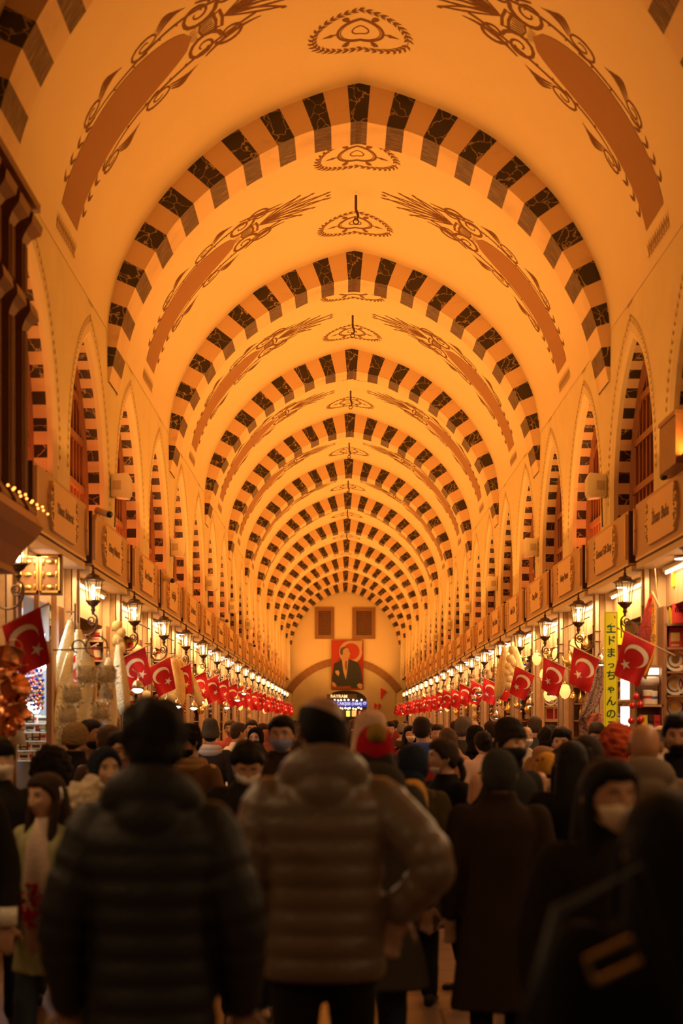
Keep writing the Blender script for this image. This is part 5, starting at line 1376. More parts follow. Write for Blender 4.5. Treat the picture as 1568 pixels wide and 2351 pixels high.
ARMS = {   # elbow, wrist, hand direction for the +x arm (mirrored for the other); H=1.75 metric
 'down': ((0.262, 0.03, 1.12), (0.262, -0.06, 0.85), (0.0, -0.15, -1)),
 'walk': ((0.26, 0.10, 1.15), (0.27, -0.02, 0.90), (0.0, -0.3, -1)),
 'hip': ((0.36, 0.10, 1.19), (0.25, 0.04, 1.02), (-0.25, -0.05, -1)),
 'bent': ((0.27, 0.03, 1.14), (0.16, -0.24, 1.10), (-0.5, -0.8, 0.1)),
 'face': ((0.24, -0.10, 1.16), (0.13, -0.20, 1.36), (-0.3, 0.1, 1)),
 'pocket': ((0.30, 0.06, 1.14), (0.20, -0.10, 0.98), (-0.3, -0.2, -1)),
}
def hand_mesh(mb, w, d, side, s=1.0, curl=0.35):
    d = Vector(d).normalized(); up = Vector((0, -1, 0)) if abs(d.y) < 0.8 else Vector((0, 0, 1))
    lat = d.cross(up).normalized()*side; nrm = lat.cross(d).normalized()*side
    w = Vector(w)
    # palm: flattened tapered block from rings
    rs = []
    for t, a, b in ((-0.015, 0.024, 0.019), (0.0, 0.026, 0.018), (0.03, 0.036, 0.015), (0.065, 0.041, 0.014), (0.088, 0.038, 0.011)):
        rs.append([tuple(w+d*t*s+lat*a*s*math.cos(2*PI*i/12)+nrm*b*s*math.sin(2*PI*i/12)) for i in range(12)])
    mb.rings(rs)
    for q, (off, ln) in enumerate(((-0.028, 0.072), (-0.0095, 0.082), (0.0095, 0.076), (0.028, 0.060))):
        p = w+d*0.082*s+lat*off*s; dd = d.copy(); pts = [p]
        dd = (dd+lat*off*3).normalized()
        for k, f in enumerate((0.45, 0.32, 0.23)):
            dd = (dd - nrm*curl*(0.45+0.5*k)).normalized(); p = p+dd*ln*f*s; pts.append(p)
        mb.tube(pts, [0.0095*s, 0.0088*s, 0.008*s, 0.0065*s], 8); mb.ball(pts[-1], 0.0066*s, 8, 6)
    p = w+d*0.025*s-lat*0.030*s; pts = [p]
    dd = (d*0.6-lat*0.8-nrm*0.2).normalized()
    for f in (0.030, 0.028, 0.022): p = p+dd*f*s; pts.append(p); dd = (dd+d*0.45-nrm*0.15).normalized()
    mb.tube(pts, [0.013*s, 0.0115*s, 0.0095*s, 0.007*s], 8); mb.ball(pts[-1], 0.0072*s, 8, 6)

_cache = {}
MAIN_NECK = 1.50
def make_person(label, px, D, H, face='away', top=('coat', (0.02, 0.02, 0.02)), legs=(0.02, 0.02, 0.03), hair=('short', (0.02, 0.012, 0.01)), hat=None, mask=None, beard=None,
                yaw=0.0, head_yaw=0.0, head_pitch=0.0, arms=('down', 'down'), hi=True, skin=None, hands=True, extra=None, female=0, rz=None, group=None, wid=1.0, stride=0.10, x=None, shoes=(0.02, 0.015, 0.015)):
    s = H/1.75
    rz0 = PI if face == 'away' else 0.0
    if rz is None: rz = rz0+yaw
    loc = (px2x(px, D) if x is None else x, D, 0)
    root = empty('person', loc, rz, label, 'person', group)
    sk = skin or (0.50, 0.27, 0.155)
    msk = mat('skin_%d_%d_%d' % tuple(int(c*100) for c in sk), sk, 0.5, var=0.06, vscale=20)
    mlip = mat('lips', (0.38, 0.12, 0.08), 0.45); mbrow = mat('brow_dark', (0.03, 0.018, 0.012), 0.8); meye = mat('eye_white', (0.65, 0.60, 0.52), 0.3)
    hc = (0, -0.015*s, (H-0.119*s)); RH = rotm(head_yaw, head_pitch)
    piv = np.array([0, 0.02*s, H-0.22*s]); hcv = piv + RH @ (np.array(hc)-piv)
    hs = s**0.35
    vox = (0.012 if D < 10 else 0.018) if hi else 0.03
    sides = {}
    for sx, nm in ((1, arms[0]), (-1, arms[1])):
        e, w_, d_ = ARMS[nm]; sides[sx] = ((sx*0.195*wid*s, 0.0, 1.415*s), (sx*e[0]*s, e[1]*s, e[2]*s), (sx*w_[0]*s, w_[1]*s, w_[2]*s), (sx*d_[0], d_[1], d_[2]))
    # --- continuous body
    key = ('body', tuple(arms), round(s, 2), vox, stride, hands)
    if key not in _cache:
        b = MB()
        rs = [ell(0, .01*s, z*s, rx*s, ry*s) for z, rx, ry in ((0.86, .13, .095), (0.94, .155, .11), (1.05, .14, .10), (1.18, .145, .105), (1.32, .165, .105), (1.40, .16, .09), (1.455, .09, .065), (1.49, .055, .055), (1.53, .052, .055), (1.60, .05, .05))]
        b.rings(rs)
        for sx in (1, -1):
            S0, E_, W_, d_ = sides[sx]
            limb(b, (S0, E_, W_), [.050*s, .042*s, .036*s, .026*s])
            f = stride*sx*s
            limb(b, ((sx*.09*s, .01, .92*s), (sx*.10*s, f*.5-.02, .50*s), (sx*.105*s, f+.01, .09*s)), [.085*s, .058*s, .055*s, .036*s])
            limb(b, ((sx*.105*s, f+.03*s, .05*s), (sx*.115*s, f-.16*s, .035*s)), [.034*s, .036*s, .026*s])
            if hands: hand_mesh(b, W_, d_, sx, s)
        _cache[key] = b.mesh('body_raw', []) if False else (b.v, b.f)
    bv, bf = _cache[key]
    k2 = ('bodym',)+key
    if k2 not in _cache:
        b = MB(); b.v = list(bv); b.f = list(bf); b.m = [0]*len(bf)
        me = remesh(b, 'body', 0.010 if (D < 10 and hi) else 0.02, 1, []); _cache[k2] = ([tuple(v.co) for v in me.vertices], [tuple(p.vertices) for p in me.polygons]); bpy.data.meshes.remove(me)
    b = MB(); b.add(*_cache[k2], 0); add_head(b, hcv, RH, hs, female, hi)
    b.build('body', [msk, mlip, mbrow, meye], root, smooth=True)
    def onhead(name, Q, f, m, par=root):
        v = np.array(Q)*hs @ RH.T + hcv; mb = MB(); mb.add(map(tuple, v), f); return mb.build(name, [m], par, smooth=True)
    # --- legs and shoes
    key = ('legs', round(s, 2), stride, vox)
    if key not in _cache:
        b = MB(); b.rings([ell(0, .01*s, z*s, rx*s, ry*s) for z, rx, ry in ((0.80, .16, .10), (0.90, .17, .12), (1.0, .155, .115))])
        for sx in (1, -1):
            f = stride*sx*s; limb(b, ((sx*.09*s, .01, .90*s), (sx*.10*s, f*.5-.025, .50*s), (sx*.105*s, f+.01, .10*s)), [.10*s, .082*s, .070*s, .062*s], fold=.006, seed=sx)
        _cache[key] = remesh(b, 'trousers', max(vox, .014), 1, [])
    me = _cache[key].copy() if False else _cache[key]
    o = link('trousers', me, root)
    if not len(me.materials): me.materials.append(None)
    o.material_slots[0].link = 'OBJECT'; o.material_slots[0].material = mat('cloth_%d_%d_%d' % tuple(int(c*200) for c in legs), legs, .85, var=.25, vscale=12, bump=.3, bscale=120, spec=.15)
    key = ('shoes', round(s, 2), stride)
    if key not in _cache:
        ms = []
        for sx in (1, -1):
            f = stride*sx*s; b = MB(); rs = []
            for yy, rx, z1 in ((.075, .030, .07), (.05, .038, .11), (0, .040, .115), (-.06, .042, .085), (-.12, .046, .060), (-.17, .040, .045), (-.195, .022, .03)):
                rs.append([(sx*.108*s+rx*s*math.cos(a), f+yy*s, max(0.004, (z1/2+z1/2*math.sin(a))*s)) for a in [2*PI*i/14 for i in range(14)]])
            b.rings(rs); m_ = b.mesh('shoe', [], True); b.fixn(m_); m_.materials.append(None); ms.append(m_)
        _cache[key] = ms
    msh = mat('shoe_%d_%d_%d' % tuple(int(c*200) for c in shoes), shoes, .5)
    for m_ in _cache[key]:
        o = link('shoe', m_, root); o.material_slots[0].link = 'OBJECT'; o.material_slots[0].material = msh
    # --- upper garment
    kind, tcol = top[0], top[1]; opt = top[2] if len(top) > 2 else {}
    hood = opt.get('hood', kind in ('puffer', 'hoodie')); hem = opt.get('hem', {'coat': .50, 'puffer': .80, 'jacket': .84, 'hoodie': .84, 'apron': .6}.get(kind, .8)); puff = .0125 if kind == 'puffer' else 0
    key = ('top', kind, hood, hem, round(s, 2), tuple(arms), round(wid, 2), vox, opt.get('collar', 0), opt.get('short', 0))
    if key not in _cache:
        b = MB(); rs = []
        k = 56 if puff else 26
        prof = [(hem, .185+(.055 if kind == 'coat' else 0)+opt.get('flare', 0), .135+(.04 if kind == 'coat' else 0)), (.95, .178, .130), (1.08, .172, .128), (1.22, .185, .135), (1.34, .205, .135), (1.40, .195, .120), (1.45, .135, .095), (1.49, .085, .078), (1.52, .072, .072)]
        if kind == 'puffer': prof = [(a, b_+.022, c+.02) for a, b_, c in prof]
        if hem < .9: pass
        else: prof = [p for p in prof if p[0] >= hem]
        zs = [hem+(1.52-hem)*i/k for i in range(k+1)]
        for z in zs:
            rx = np.interp(z, [p[0] for p in prof], [p[1] for p in prof])*wid; ry = np.interp(z, [p[0] for p in prof], [p[2] for p in prof])
            pf = puff*(abs(math.sin(PI*(z-hem)/0.078))**0.6-0.6) if z < 1.44 else 0
            ring = []
            for i, p in enumerate(ell(0, .012*s, z*s, (rx+pf)*s, (ry+pf)*s, 28)):
                w_ = 1+.018*noise.noise(Vector((p[0]*9, p[1]*9, z*7)))*(2 if not puff else 1); ring.append((p[0]*w_, p[1]*w_, p[2]))
            rs.append(ring)
        b.rings(rs)
        for sx in (1, -1):
            S0, E_, W_, d_ = sides[sx]; S1 = (S0[0]*.93, S0[1]+.01*s, S0[2]-.02*s)
            W2 = tuple(np.array(W_)*.93+np.array(E_)*.07)
            if opt.get('short'): W2 = tuple(np.array(E_)*.8+np.array(S1)*.2); limb(b, (S1, tuple((np.array(S1)+np.array(W2))/2), W2), [.08*s, .07*s, .065*s])
            else: limb(b, (S1, E_, W2), [(.080+puff)*s, (.072+puff)*s, (.062+puff)*s, (.052+puff*.6)*s], puff=puff, fold=0 if puff else .006, seed=sx*3)
        if hood:   # folded hood resting behind the neck
            for i in range(15):
                a = -0.25+(PI+0.5)*i/14; q = math.sin(max(0, min(PI, a))); b.ball((.105*s*math.cos(a), (.03+.085*math.sin(a))*s, (1.475+.035*q)*s), (.052*s, .052*s, (.048+.035*q)*s), 12, 8)
            b.ball((0, .11*s, 1.43*s), (.10*s, .065*s, .085*s), 14, 10)
        if opt.get('collar'):
            h_ = opt['collar']
            for i in range(16): a = -.9+(PI+1.8)*i/15; b.ball((.078*s*math.cos(a), (.005+.072*math.sin(a))*s, (1.50+h_*.4)*s), (.022*s, .022*s, h_*s*.7), 8, 8)
        me = remesh(b, kind, vox if not puff else min(vox, .011), 2 if not puff else 1, []); me.materials.append(None); _cache[key] = me
    me = _cache[key]; nm = {'coat': 'coat', 'puffer': 'padded_jacket', 'jacket': 'jacket', 'hoodie': 'hooded_jacket', 'apron': 'apron'}[kind]
    o = link(nm, me, root); o.material_slots[0].link = 'OBJECT'
    o.material_slots[0].material = mat('garment_%s_%d_%d_%d' % ((kind,)+tuple(int(c*300) for c in tcol)), tcol, opt.get('rough', .45 if kind == 'puffer' else .85), var=opt.get('var', .15), vscale=opt.get('vs', 9), bump=.25, bscale=50 if kind == 'puffer' else 140, spec=.5 if kind == 'puffer' else .1)
    # --- hair, hats, masks
    hk, hcol = hair
    mh = mat('hair_%d_%d_%d' % tuple(int(c*300) for c in hcol), hcol, .6, var=.3, vscale=60, bump=.6, bscale=160, spec=.15) if hk else None
    ng = (44, 34) if hi else (26, 20)
    if hk and hk != 'none':
        if hk == 'bald': Q, f = cap_mesh(m_bald, .010, 1, *ng, nz=.004, nsc=60)
        elif hk == 'curly':
            Q, f = cap_mesh(lambda x, y, z: m_short(x, y, z+.05*(y > -.02)), .055, 1, 60, 44, nz=.03, nsc=42)
        elif hk == 'full': Q, f = cap_mesh(m_short, lambda x, y, z: .020+.014*sm(0, .09, z), 1, *ng, nz=.020, nsc=24)
        elif hk in ('long', 'bob', 'bun', 'tied'): Q, f = cap_mesh(lambda x, y, z: m_short(x, y, z+.012*(np.abs(x) > .05)), .017, 1, *ng, nz=.003, nsc=30)
        else: Q, f = cap_mesh(m_short, lambda x, y, z: .010+.010*sm(.02, .09, z), 1, *ng, nz=.006, nsc=40)
        ho = onhead('hair', Q, f, mh)
        if hk in ('long', 'bob'):
            b = MB(); bot = -.34 if hk == 'long' else -.17; rs = []
            for i in range(12):
                z0_ = .0 if hat else .05; t = i/11; z = z0_+(bot-z0_)*t; rx = .085+.030*math.sin(t*PI*.8)-.02*t*t; ry = .062+.01*math.sin(t*PI); cy = .045+.03*t
                rs.append([(p[0]*(1+.05*noise.noise(Vector((i2*.9, t*2, 0)))), p[1], p[2]) for i2, p in enumerate(ell(0, cy, z, rx, ry, 20))])
            b.rings(rs)
            for sx in (-1, 1): limb(b, ((sx*.070, -.01, .03), (sx*.090, -.015, -.04), (sx*.088, -.035, -.14 if hk == 'long' else -.08), (sx*.085, -.05, bot*.9)), [.018, .026, .026, .014])
            v = np.array(b.v)*hs @ rotm(head_yaw*.7, 0).T + hcv; b2 = MB(); b2.add(map(tuple, v), b.f); b2.build('hair_length', [mh], root, smooth=True)
        if hk in ('bun', 'tied'):
            b = MB(); b.ball((0, .115, .035 if hk == 'bun' else -.02), (.035, .035, .032), 12, 8)
            if hk == 'tied': limb(b, ((0, .11, -.02), (0, .14, -.10), (0, .12, -.20)), [.022, .026, .012])
            v = np.array(b.v)*hs @ RH.T + hcv; b2 = MB(); b2.add(map(tuple, v), b.f); b2.build('hair_knot', [mh], root, smooth=True)
    if beard: Q, f = cap_mesh(m_beard, .012, 1, *ng, nz=.004, nsc=60); onhead('beard', Q, f, mh or mbrow)
    if hat:
        kd, c1 = hat[0], hat[1]; m1 = mat('hat_%d_%d_%d' % tuple(int(c*300) for c in c1), c1, .9, var=.2, vscale=40, bump=.8, bscale=110, spec=.1)
        if kd == 'beanie':
            st = hat[2] if len(hat) > 2 else 1.0
            def shp(Q):
                Q = Q.copy(); up = sm(.05, .12, Q[:, 2]); Q[:, 2] += up*.03*st; Q[:, 1] += up*.02*st; return Q
            Q, f = cap_mesh(m_beanie, .017+.008*(st > 1.4), 1, *ng, nz=.003, nsc=50, shape=shp); ho = onhead('knit_hat', Q, f, m1)
            if st > 1.4:
                pass
        if kd == 'pompom':
            Q, f = cap_mesh(lambda x, y, z: m_beanie(x, y, z+.02), .020, 1, *ng, nz=.004, nsc=60); onhead('knit_hat', Q, f, m1)
            b = MB(); n1, n2 = 26, 18
            for jj in range(1, n2):
                t = PI*jj/n2
                for ii in range(n1):
                    a = 2*PI*ii/n1; dv = Vector((math.sin(t)*math.cos(a), math.sin(t)*math.sin(a), math.cos(t))); r = .046+.008*noise.noise(dv*6)+.004*((ii+jj) % 2)
                    p = dv*r; b.v.append((p.x, p.y+.10, p.z+.095))
            for jj in range(n2-2):
                for ii in range(n1): a = jj*n1+ii; c = jj*n1+(ii+1) % n1; b.f.append((a, a+n1, c+n1, c)); b.m.append(0)
            v = np.array(b.v)*hs @ RH.T + hcv; b2 = MB(); b2.add(map(tuple, v), b.f); b2.build('pompom', [mat('pompom_mustard', (.42, .24, .02), .95, bump=.8, bscale=150)], root, smooth=True)
        if kd == 'fur':
            Q, f = cap_mesh(lambda x, y, z: m_beanie(x, y, z+.005), .030, 1, 50, 40, nz=.008, nsc=70); onhead('fur_hat', Q, f, m1)
        if kd == 'scarf':
            Q, f = cap_mesh(m_hood, .016, 1, 50, 40, nz=.005, nsc=14, seed=3); onhead('headscarf', Q, f, m1)
            if len(hat) > 2: hat = None
        if hat and kd == 'scarf':
            b = MB(); rs = [ell(0, .02+.01*i, z*s, rx*s, ry*s, 20) for i, (z, rx, ry) in enumerate(((1.62, .065, .075), (1.56, .072, .080), (1.51, .088, .09), (1.47, .115, .108), (1.44, .135, .115)))]
            b.rings([[(p[0]*(1+.04*math.sin(i*1.9)), p[1], p[2]) for i, p in enumerate(r)] for r in rs]); b.build('scarf_drape', [m1], root, smooth=True)
        if kd == 'hood':
            Q, f = cap_mesh(m_hood, .026, 1, 50, 40, nz=.008, nsc=16, seed=7); onhead('raised_hood', Q, f, m1)
            b = MB(); b.rings([ell(0, .025, z*s, rx*s, ry*s, 20) for z, rx, ry in ((1.63, .07, .08), (1.57, .085, .09), (1.51, .10, .10), (1.47, .12, .11))]); b.build('hood_neck', [m1], root, smooth=True)
        if kd == 'cap':
            Q, f = cap_mesh(lambda x, y, z: sm(-.005, .005, z-.035), .012, 1, *ng); onhead('flat_cap', Q, f, m1)
    if mask:
        mk = mat('mask_%d_%d_%d' % tuple(int(c*100) for c in mask[1]), mask[1], .8, bump=.15, bscale=60)
        fn = {'face': m_facemask, 'chin': m_chinmask, 'scarf': m_scarf_mask}[mask[0]]
        def bulge(x, y, z): return .012+.020*np.exp(-(x/.03)**2)*np.exp(-((z+.04)/.035)**2)*(y < 0)
        Q, f = cap_mesh(fn, bulge if mask[0] != 'chin' else .010, 1, 50, 44); onhead('face_mask', Q, f, mk)
        if mask[0] == 'face' and hi:
            b = MB()
            for sx in (-1, 1):
                for z0 in (-.028, -.085): b.tube([(sx*.056, -.062, z0), (sx*.078, -.02, z0*.5-.01), (sx*.088, .012, -.008)], .0018, 5)
            v = np.array(b.v)*hs @ RH.T + hcv; b2 = MB(); b2.add(map(tuple, v), b.f); b2.build('ear_loop', [mk], root)
    if extra: extra(root, s, hcv, RH)
    return root
def fur_collar(c, s0=1.0, r=.055, hh=1.47):
    def f(root, s, hcv, RH):
        b = MB()
        for i in range(17):
            a = -.7+(PI+1.4)*i/16; b.ball((.125*s*math.cos(a), (.02+.10*math.sin(a))*s, (hh+.03*math.sin(max(0, a)))*s), (r*s, r*s, r*s*1.15), 14, 10)
        me = remesh(b, 'fur_collar', .014, 1, [])
        vs = np.array([tuple(v.co) for v in me.vertices]); n = fbm(vs, 45); nn = np.array([tuple(v.normal) for v in me.vertices]); vs = vs+nn*(n*.018)[:, None]
        for v, q in zip(me.vertices, vs): v.co = q
        me.materials.append(mat('fur_%d' % int(c[0]*100), c, .95, var=.35, vscale=40, bump=1, bscale=140)); link('fur_collar', me, root)
    return f
def fur_lump(c, pos, rad):
    def f(root, s, hcv, RH):
        b = MB(); b.ball(pos, rad, 26, 18); b.ball((pos[0]+.08, pos[1]+.05, pos[2]+.08), (rad[0]*.6, rad[1]*.8, rad[2]*.6), 20, 14)
        me = remesh(b, 'fur_ruff', .012, 1, []); nn = np.array([tuple(v.normal) for v in me.vertices]); vs = np.array([tuple(v.co) for v in me.vertices]); vs = vs+nn*(fbm(vs, 40)*.02)[:, None]
        for v, q in zip(me.vertices, vs): v.co = q
        me.materials.append(mat('fur_cream', c, .95, var=.25, vscale=40, bump=1, bscale=140)); link('fur_ruff', me, root)
    return f
def cuff_extra(root, s, hcv, RH):
    for sx in (1, -1):
        e, w_, d_ = ARMS['down']; a = Vector((sx*w_[0]*s, w_[1]*s, w_[2]*s)); b = MB(); b.tube([a+Vector((0, 0, .075)), a+Vector((0, 0, -.01))], .052*s, 14); b.build('cuff', [M_PORC], root, smooth=True)
def scarf_collar(c, name='collar', r=.035, hh=1.49):
    def f(root, s, hcv, RH):
        b = MB()
        for k in range(2): b.tube([(.085*s*(1+.18*k)*math.cos(a), (.01+.085*math.sin(a)*(1+.1*k))*s, (hh-.035*k)*s) for a in [i*PI/10 for i in range(21)]], r*s, 8)
        b.build(name, [mat('%s_%d_%d' % (name, int(c[0]*100), int(c[2]*100)), c, .85, bump=.2)], root, smooth=True)
    return f
def comb(*fs):
    def f(*a):
        for g in fs: g(*a)
    return f

BLK = (.010, .008, .008); DBR = (.035, .020, .012); HBK = (.012, .008, .006); HBR = (.035, .016, .009)
P_ = make_person
def girl_extra(root, s):
    b = MB(); rs = [ell(0, -.03*s, z*s, rx*s, ry*s, 20) for z, rx, ry in ((.70, .11, .118), (.9, .12, .118), (1.2, .115, .128), (1.38, .10, .115), (1.46, .06, .07), (1.52, .052, .06))]
    b.rings(rs); b.build('sweater', [mat('sweater_cream', (.62, .45, .34), .85, bump=.3)], root, smooth=True)
    b = MB()
    for i in range(60):
        a = R.random()*2*PI; r = R.random()**.5; b.cbox(.075*r*math.cos(a), -.158*s, (1.02+.13*r*math.sin(a))*s, .022, .004, .016, 0, R.uniform(-.5, .5))
    o = b.build('red_sequins', [mat('sequin_red', (.75, .01, .02), .15, metal=.6)], root); o['kind'] = 'stuff'
    b = MB(); b.tube([(.084*math.cos(a), -.01+.0*a, s*1.75-.119*s+.105*math.sin(a)+.0) for a in [i*PI/12 for i in range(13)]], .006, 6); b.build('headband', [M_PORC], root)

# 1 man with padded jacket, hand on hip
P_('balding man from behind in brown quilted padded jacket, hand on hip', 744, 5.0, 1.82, 'away', ('puffer', (.20, .13, .082), {'hem': .80, 'rough': .38}), legs=(.022, .016, .012), hair=('bald', HBK), arms=('down', 'hip'), head_yaw=.22, wid=1.0)
P_('broad man from behind in black padded jacket at lower left', 352, 4.3, 1.765, 'away', ('puffer', (.014, .009, .0065), {'hem': .78, 'rough': .6}), legs=BLK, hair=('full', (.012, .007, .005)), arms=('down', 'down'), head_yaw=.1, wid=.92)
P_('girl in pale green coat over cream sweater facing the camera', 112, 6.9, 1.455, 'cam', ('coat', (.42, .40, .20), {'hem': .62}), legs=(.06, .075, .11), hair=('long', HBR), yaw=-.45, head_yaw=-.25, arms=('down', 'bent'), female=1, skin=(.55, .30, .17),
   extra=lambda root, s, hcv, RH: girl_extra(root, s))

P_('woman in dark navy headscarf and coat with cream fur ruff at left', 238, 7.6, 1.575, 'cam', ('coat', (.035, .030, .028)), hair=(None, BLK), hat=('scarf', (.018, .022, .035)), yaw=.35, head_yaw=.15, arms=('down', 'down'), female=1, skin=(.55, .30, .17), extra=fur_lump((.80, .64, .42), (-.16, -.15, 1.30), (.10, .08, .115)))
P_('woman with black hair over her brow behind the navy headscarf', 275, 8.4, 1.655, 'cam', ('coat', (.02, .015, .012)), hair=('bob', HBK), yaw=.4, female=1, skin=(.60, .30, .15))
P_('man from behind in round brown fur hat and black coat', 170, 11.3, 1.70, 'away', ('coat', BLK, {'collar': .05}), hair=('short', (.05, .04, .03)), hat=('fur', (.24, .15, .065)), head_yaw=-.2)
P_('bearded man in profile just behind the brown fur hat', 204, 11.95, 1.735, 'cam', ('jacket', (.12, .06, .03)), hair=('short', HBK), beard=1, yaw=1.3, skin=(.35, .16, .08))
P_('grey haired man from behind among the herb bags', 254, 14.0, 1.80, 'away', ('jacket', (.30, .24, .2)), hair=('short', (.22, .17, .13)), yaw=.2)
P_('person with light brown hair in front of the grey haired man', 250, 10.4, 1.69, 'away', ('coat', (.07, .04, .03)), hair=('short', (.10, .06, .035)), yaw=.3)
P_('man in black cap and white face mask at the far left edge', -2, 7.9, 1.62, 'cam', ('jacket', (.02, .017, .015)), hair=('short', HBK), hat=('cap', BLK), mask=('face', (.70, .60, .48)), yaw=.4, arms=('down', 'down'))
P_('person in black with fuzzy hair behind the girl', 118, 8.8, 1.52, 'away', ('coat', BLK), hair=('curly', HBK), yaw=.3)
P_('man in black beanie with mask under chin and tan coat collar', 437, 10.6, 1.69, 'cam', ('coat', (.13, .065, .025)), legs=BLK, hair=('short', HBK), hat=('beanie', BLK, .5), mask=('chin', (.6, .55, .48)), yaw=-.5, head_yaw=-.45, beard=1, skin=(.42, .21, .12), extra=scarf_collar((.28, .15, .05), 'tan_collar', .045, 1.47))
P_('person from behind in grey beanie, white hood and dark jacket', 483, 15.8, 1.70, 'away', ('jacket', (.035, .028, .022)), hair=('short', HBK), hat=('beanie', (.09, .075, .05), 1.8), extra=scarf_collar((.45, .42, .40), 'white_hood', .055, 1.47))
P_('man in white shirt turned to the counter at left', 545, 17.5, 1.71, 'away', ('jacket', (.80, .66, .48)), hair=('short', (.05, .03, .02)), yaw=-.9, arms=('bent', 'bent'))
P_('man facing forward in front of the bright left stalls', 577, 20, 1.75, 'cam', ('jacket', (.40, .34, .28)), hair=('short', (.04, .025, .018)), yaw=.2)
P_('woman in red and white apron by the left counter', 530, 20.5, 1.75, 'cam', ('jacket', (.55, .12, .09)), hair=('tied', (.12, .07, .04)), yaw=-.2, female=1)
P_('woman in black headscarf and black mask by left stalls', 588, 15.5, 1.66, 'cam', ('coat', BLK), hair=(None, BLK), hat=('scarf', BLK), mask=('face', BLK), yaw=-.2, female=1)
P_('man in dark patterned coat looking down, white mask', 568, 8.2, 1.62, 'cam', ('coat', (.022, .015, .012), {'var': .8, 'vs': 60}), hair=('full', HBK), mask=('face', (.66, .56, .46)), head_pitch=.55, arms=('bent', 'bent'), yaw=.1)
P_('tall man in blue face mask and dark brown jacket', 648, 9.2, 1.755, 'cam', ('jacket', (.05, .025, .014), {'collar': .04}), hair=('short', HBK), mask=('face', (.22, .23, .42)), yaw=-.1, skin=(.48, .24, .13))
P_('woman from behind in red knit hat with mustard pompom', 862, 7.0, 1.69, 'away', ('coat', (.055, .042, .030), {'hem': .44, 'flare': .06, 'hood': True}), legs=(.035, .045, .075), hair=('bob', HBR), hat=('pompom', (.48, .01, .018)), stride=.16, shoes=(.7, .6, .5), head_yaw=.05, wid=.95)
P_('person in tall cream knit hat, mustard jacket, behind the pompom hat', 850, 7.45, 1.70, 'away', ('jacket', (.62, .30, .05)), hair=('short', HBR), hat=('beanie', (.85, .52, .34), 2.2), wid=1.25)
P_('person in navy hood and olive coat with fur trimmed collar', 946, 8.6, 1.565, 'away', ('coat', (.07, .05, .018), {'hem': .55}), hair=(None, BLK), hat=('hood', (.018, .024, .045)), yaw=-.2, extra=fur_collar((.14, .085, .04), r=.05, hh=1.42))
P_('woman in profile with white mask lowered under her chin', 1022, 9.3, 1.60, 'cam', ('coat', BLK, {'hem': .5}), legs=BLK, hair=('tied', (.03, .015, .009)), mask=('chin', (.66, .56, .48)), yaw=1.0*-1, head_yaw=-.45, female=1, skin=(.60, .32, .19))
P_('man in tall dark beanie with black mask over nose', 1168, 8.6, 1.705, 'cam', ('jacket', (.025, .022, .02), {'collar': .05}), hair=('short', HBK), hat=('beanie', (.035, .024, .014), 1.3), mask=('scarf', BLK), yaw=.55, head_yaw=.1, skin=(.60, .30, .16))
P_('person in dark grey headscarf and long brown coat from behind', 1146, 7.0, 1.575, 'away', ('coat', (.036, .020, .011), {'hem': .36, 'collar': .04}), legs=BLK, hair=(None, BLK), hat=('scarf', (.055, .050, .043), 0), wid=1.12, female=1)
P_('person with hair bun in cream jacket from behind', 1110, 14.2, 1.62, 'away', ('jacket', (.62, .44, .32)), hair=('bun', HBK), yaw=.3, wid=1.0)
P_('person in black hood from behind beside the cream jacket', 1092, 15.0, 1.675, 'away', ('coat', BLK), hair=(None, BLK), hat=('hood', (.012, .010, .009)))
P_('bearded man with dark hair raising a hand to his cheek', 1290, 13.0, 1.645, 'cam', ('hoodie', (.16, .10, .06)), hair=('full', HBK), beard=1, yaw=-.2, head_yaw=-.1, arms=('down', 'face'), skin=(.55, .30, .18))
P_('man in tan hooded jacket with black hair from the side', 1258, 13.8, 1.66, 'away', ('hoodie', (.30, .18, .09)), hair=('full', HBK), yaw=-.7)
P_('person in mustard beanie with pale fur collar', 1256, 10.4, 1.475, 'away', ('coat', (.30, .2, .12)), hair=('short', HBR), hat=('beanie', (.50, .24, .03), .3), extra=fur_collar((.48, .30, .17), r=.065, hh=1.46))
P_('woman from behind with straight dark hair in black coat', 1312, 7.8, 1.605, 'away', ('coat', BLK), hair=('long', (.012, .007, .005)), female=1)
P_('woman with dark brown hair leaning left of the red curls', 1350, 9.5, 1.625, 'away', ('coat', (.03, .018, .012)), hair=('long', (.025, .011, .007)), yaw=.5, female=1)
P_('stall keeper looking down in black mask by the yellow sign', 1367, 14.4, 1.74, 'cam', ('jacket', (.12, .11, .11)), hair=('short', (.05, .035, .025)), mask=('face', BLK), head_pitch=.45, skin=(.55, .30, .17), x=px2x(1367, 14.4))
P_('woman with bright red curly hair', 1416, 10.6, 1.665, 'away', ('coat', (.12, .08, .08)), hair=('curly', (.34, .045, .010)), yaw=-.4, female=1)
P_('bald man from behind in grey hooded jacket', 1466, 7.2, 1.715, 'away', ('hoodie', (.21, .145, .095)), hair=(None, HBK), yaw=-.15, wid=1.1, skin=(.48, .22, .10), x=px2x(1480, 7.2))
P_('man with short grey hair lit by the right shop', 1522, 11.7, 1.70, 'away', ('jacket', (.5, .42, .36)), hair=('bald', (.12, .09, .07)), yaw=.7, skin=(.62, .38, .22))
P_('smiling bearded man in black at the right edge', 1560, 8.6, 1.75, 'cam', ('jacket', BLK, {'collar': .04}), hair=('full', HBK), beard=1, yaw=-.35, skin=(.42, .19, .09))
P_('woman with long black hair and large white face mask', 1392, 4.6, 1.585, 'cam', ('coat', (.020, .013, .010)), hair=('long', (.010, .006, .004)), mask=('face', (.85, .62, .42)), yaw=.25, head_yaw=.12, female=1, skin=(.50, .22, .10))
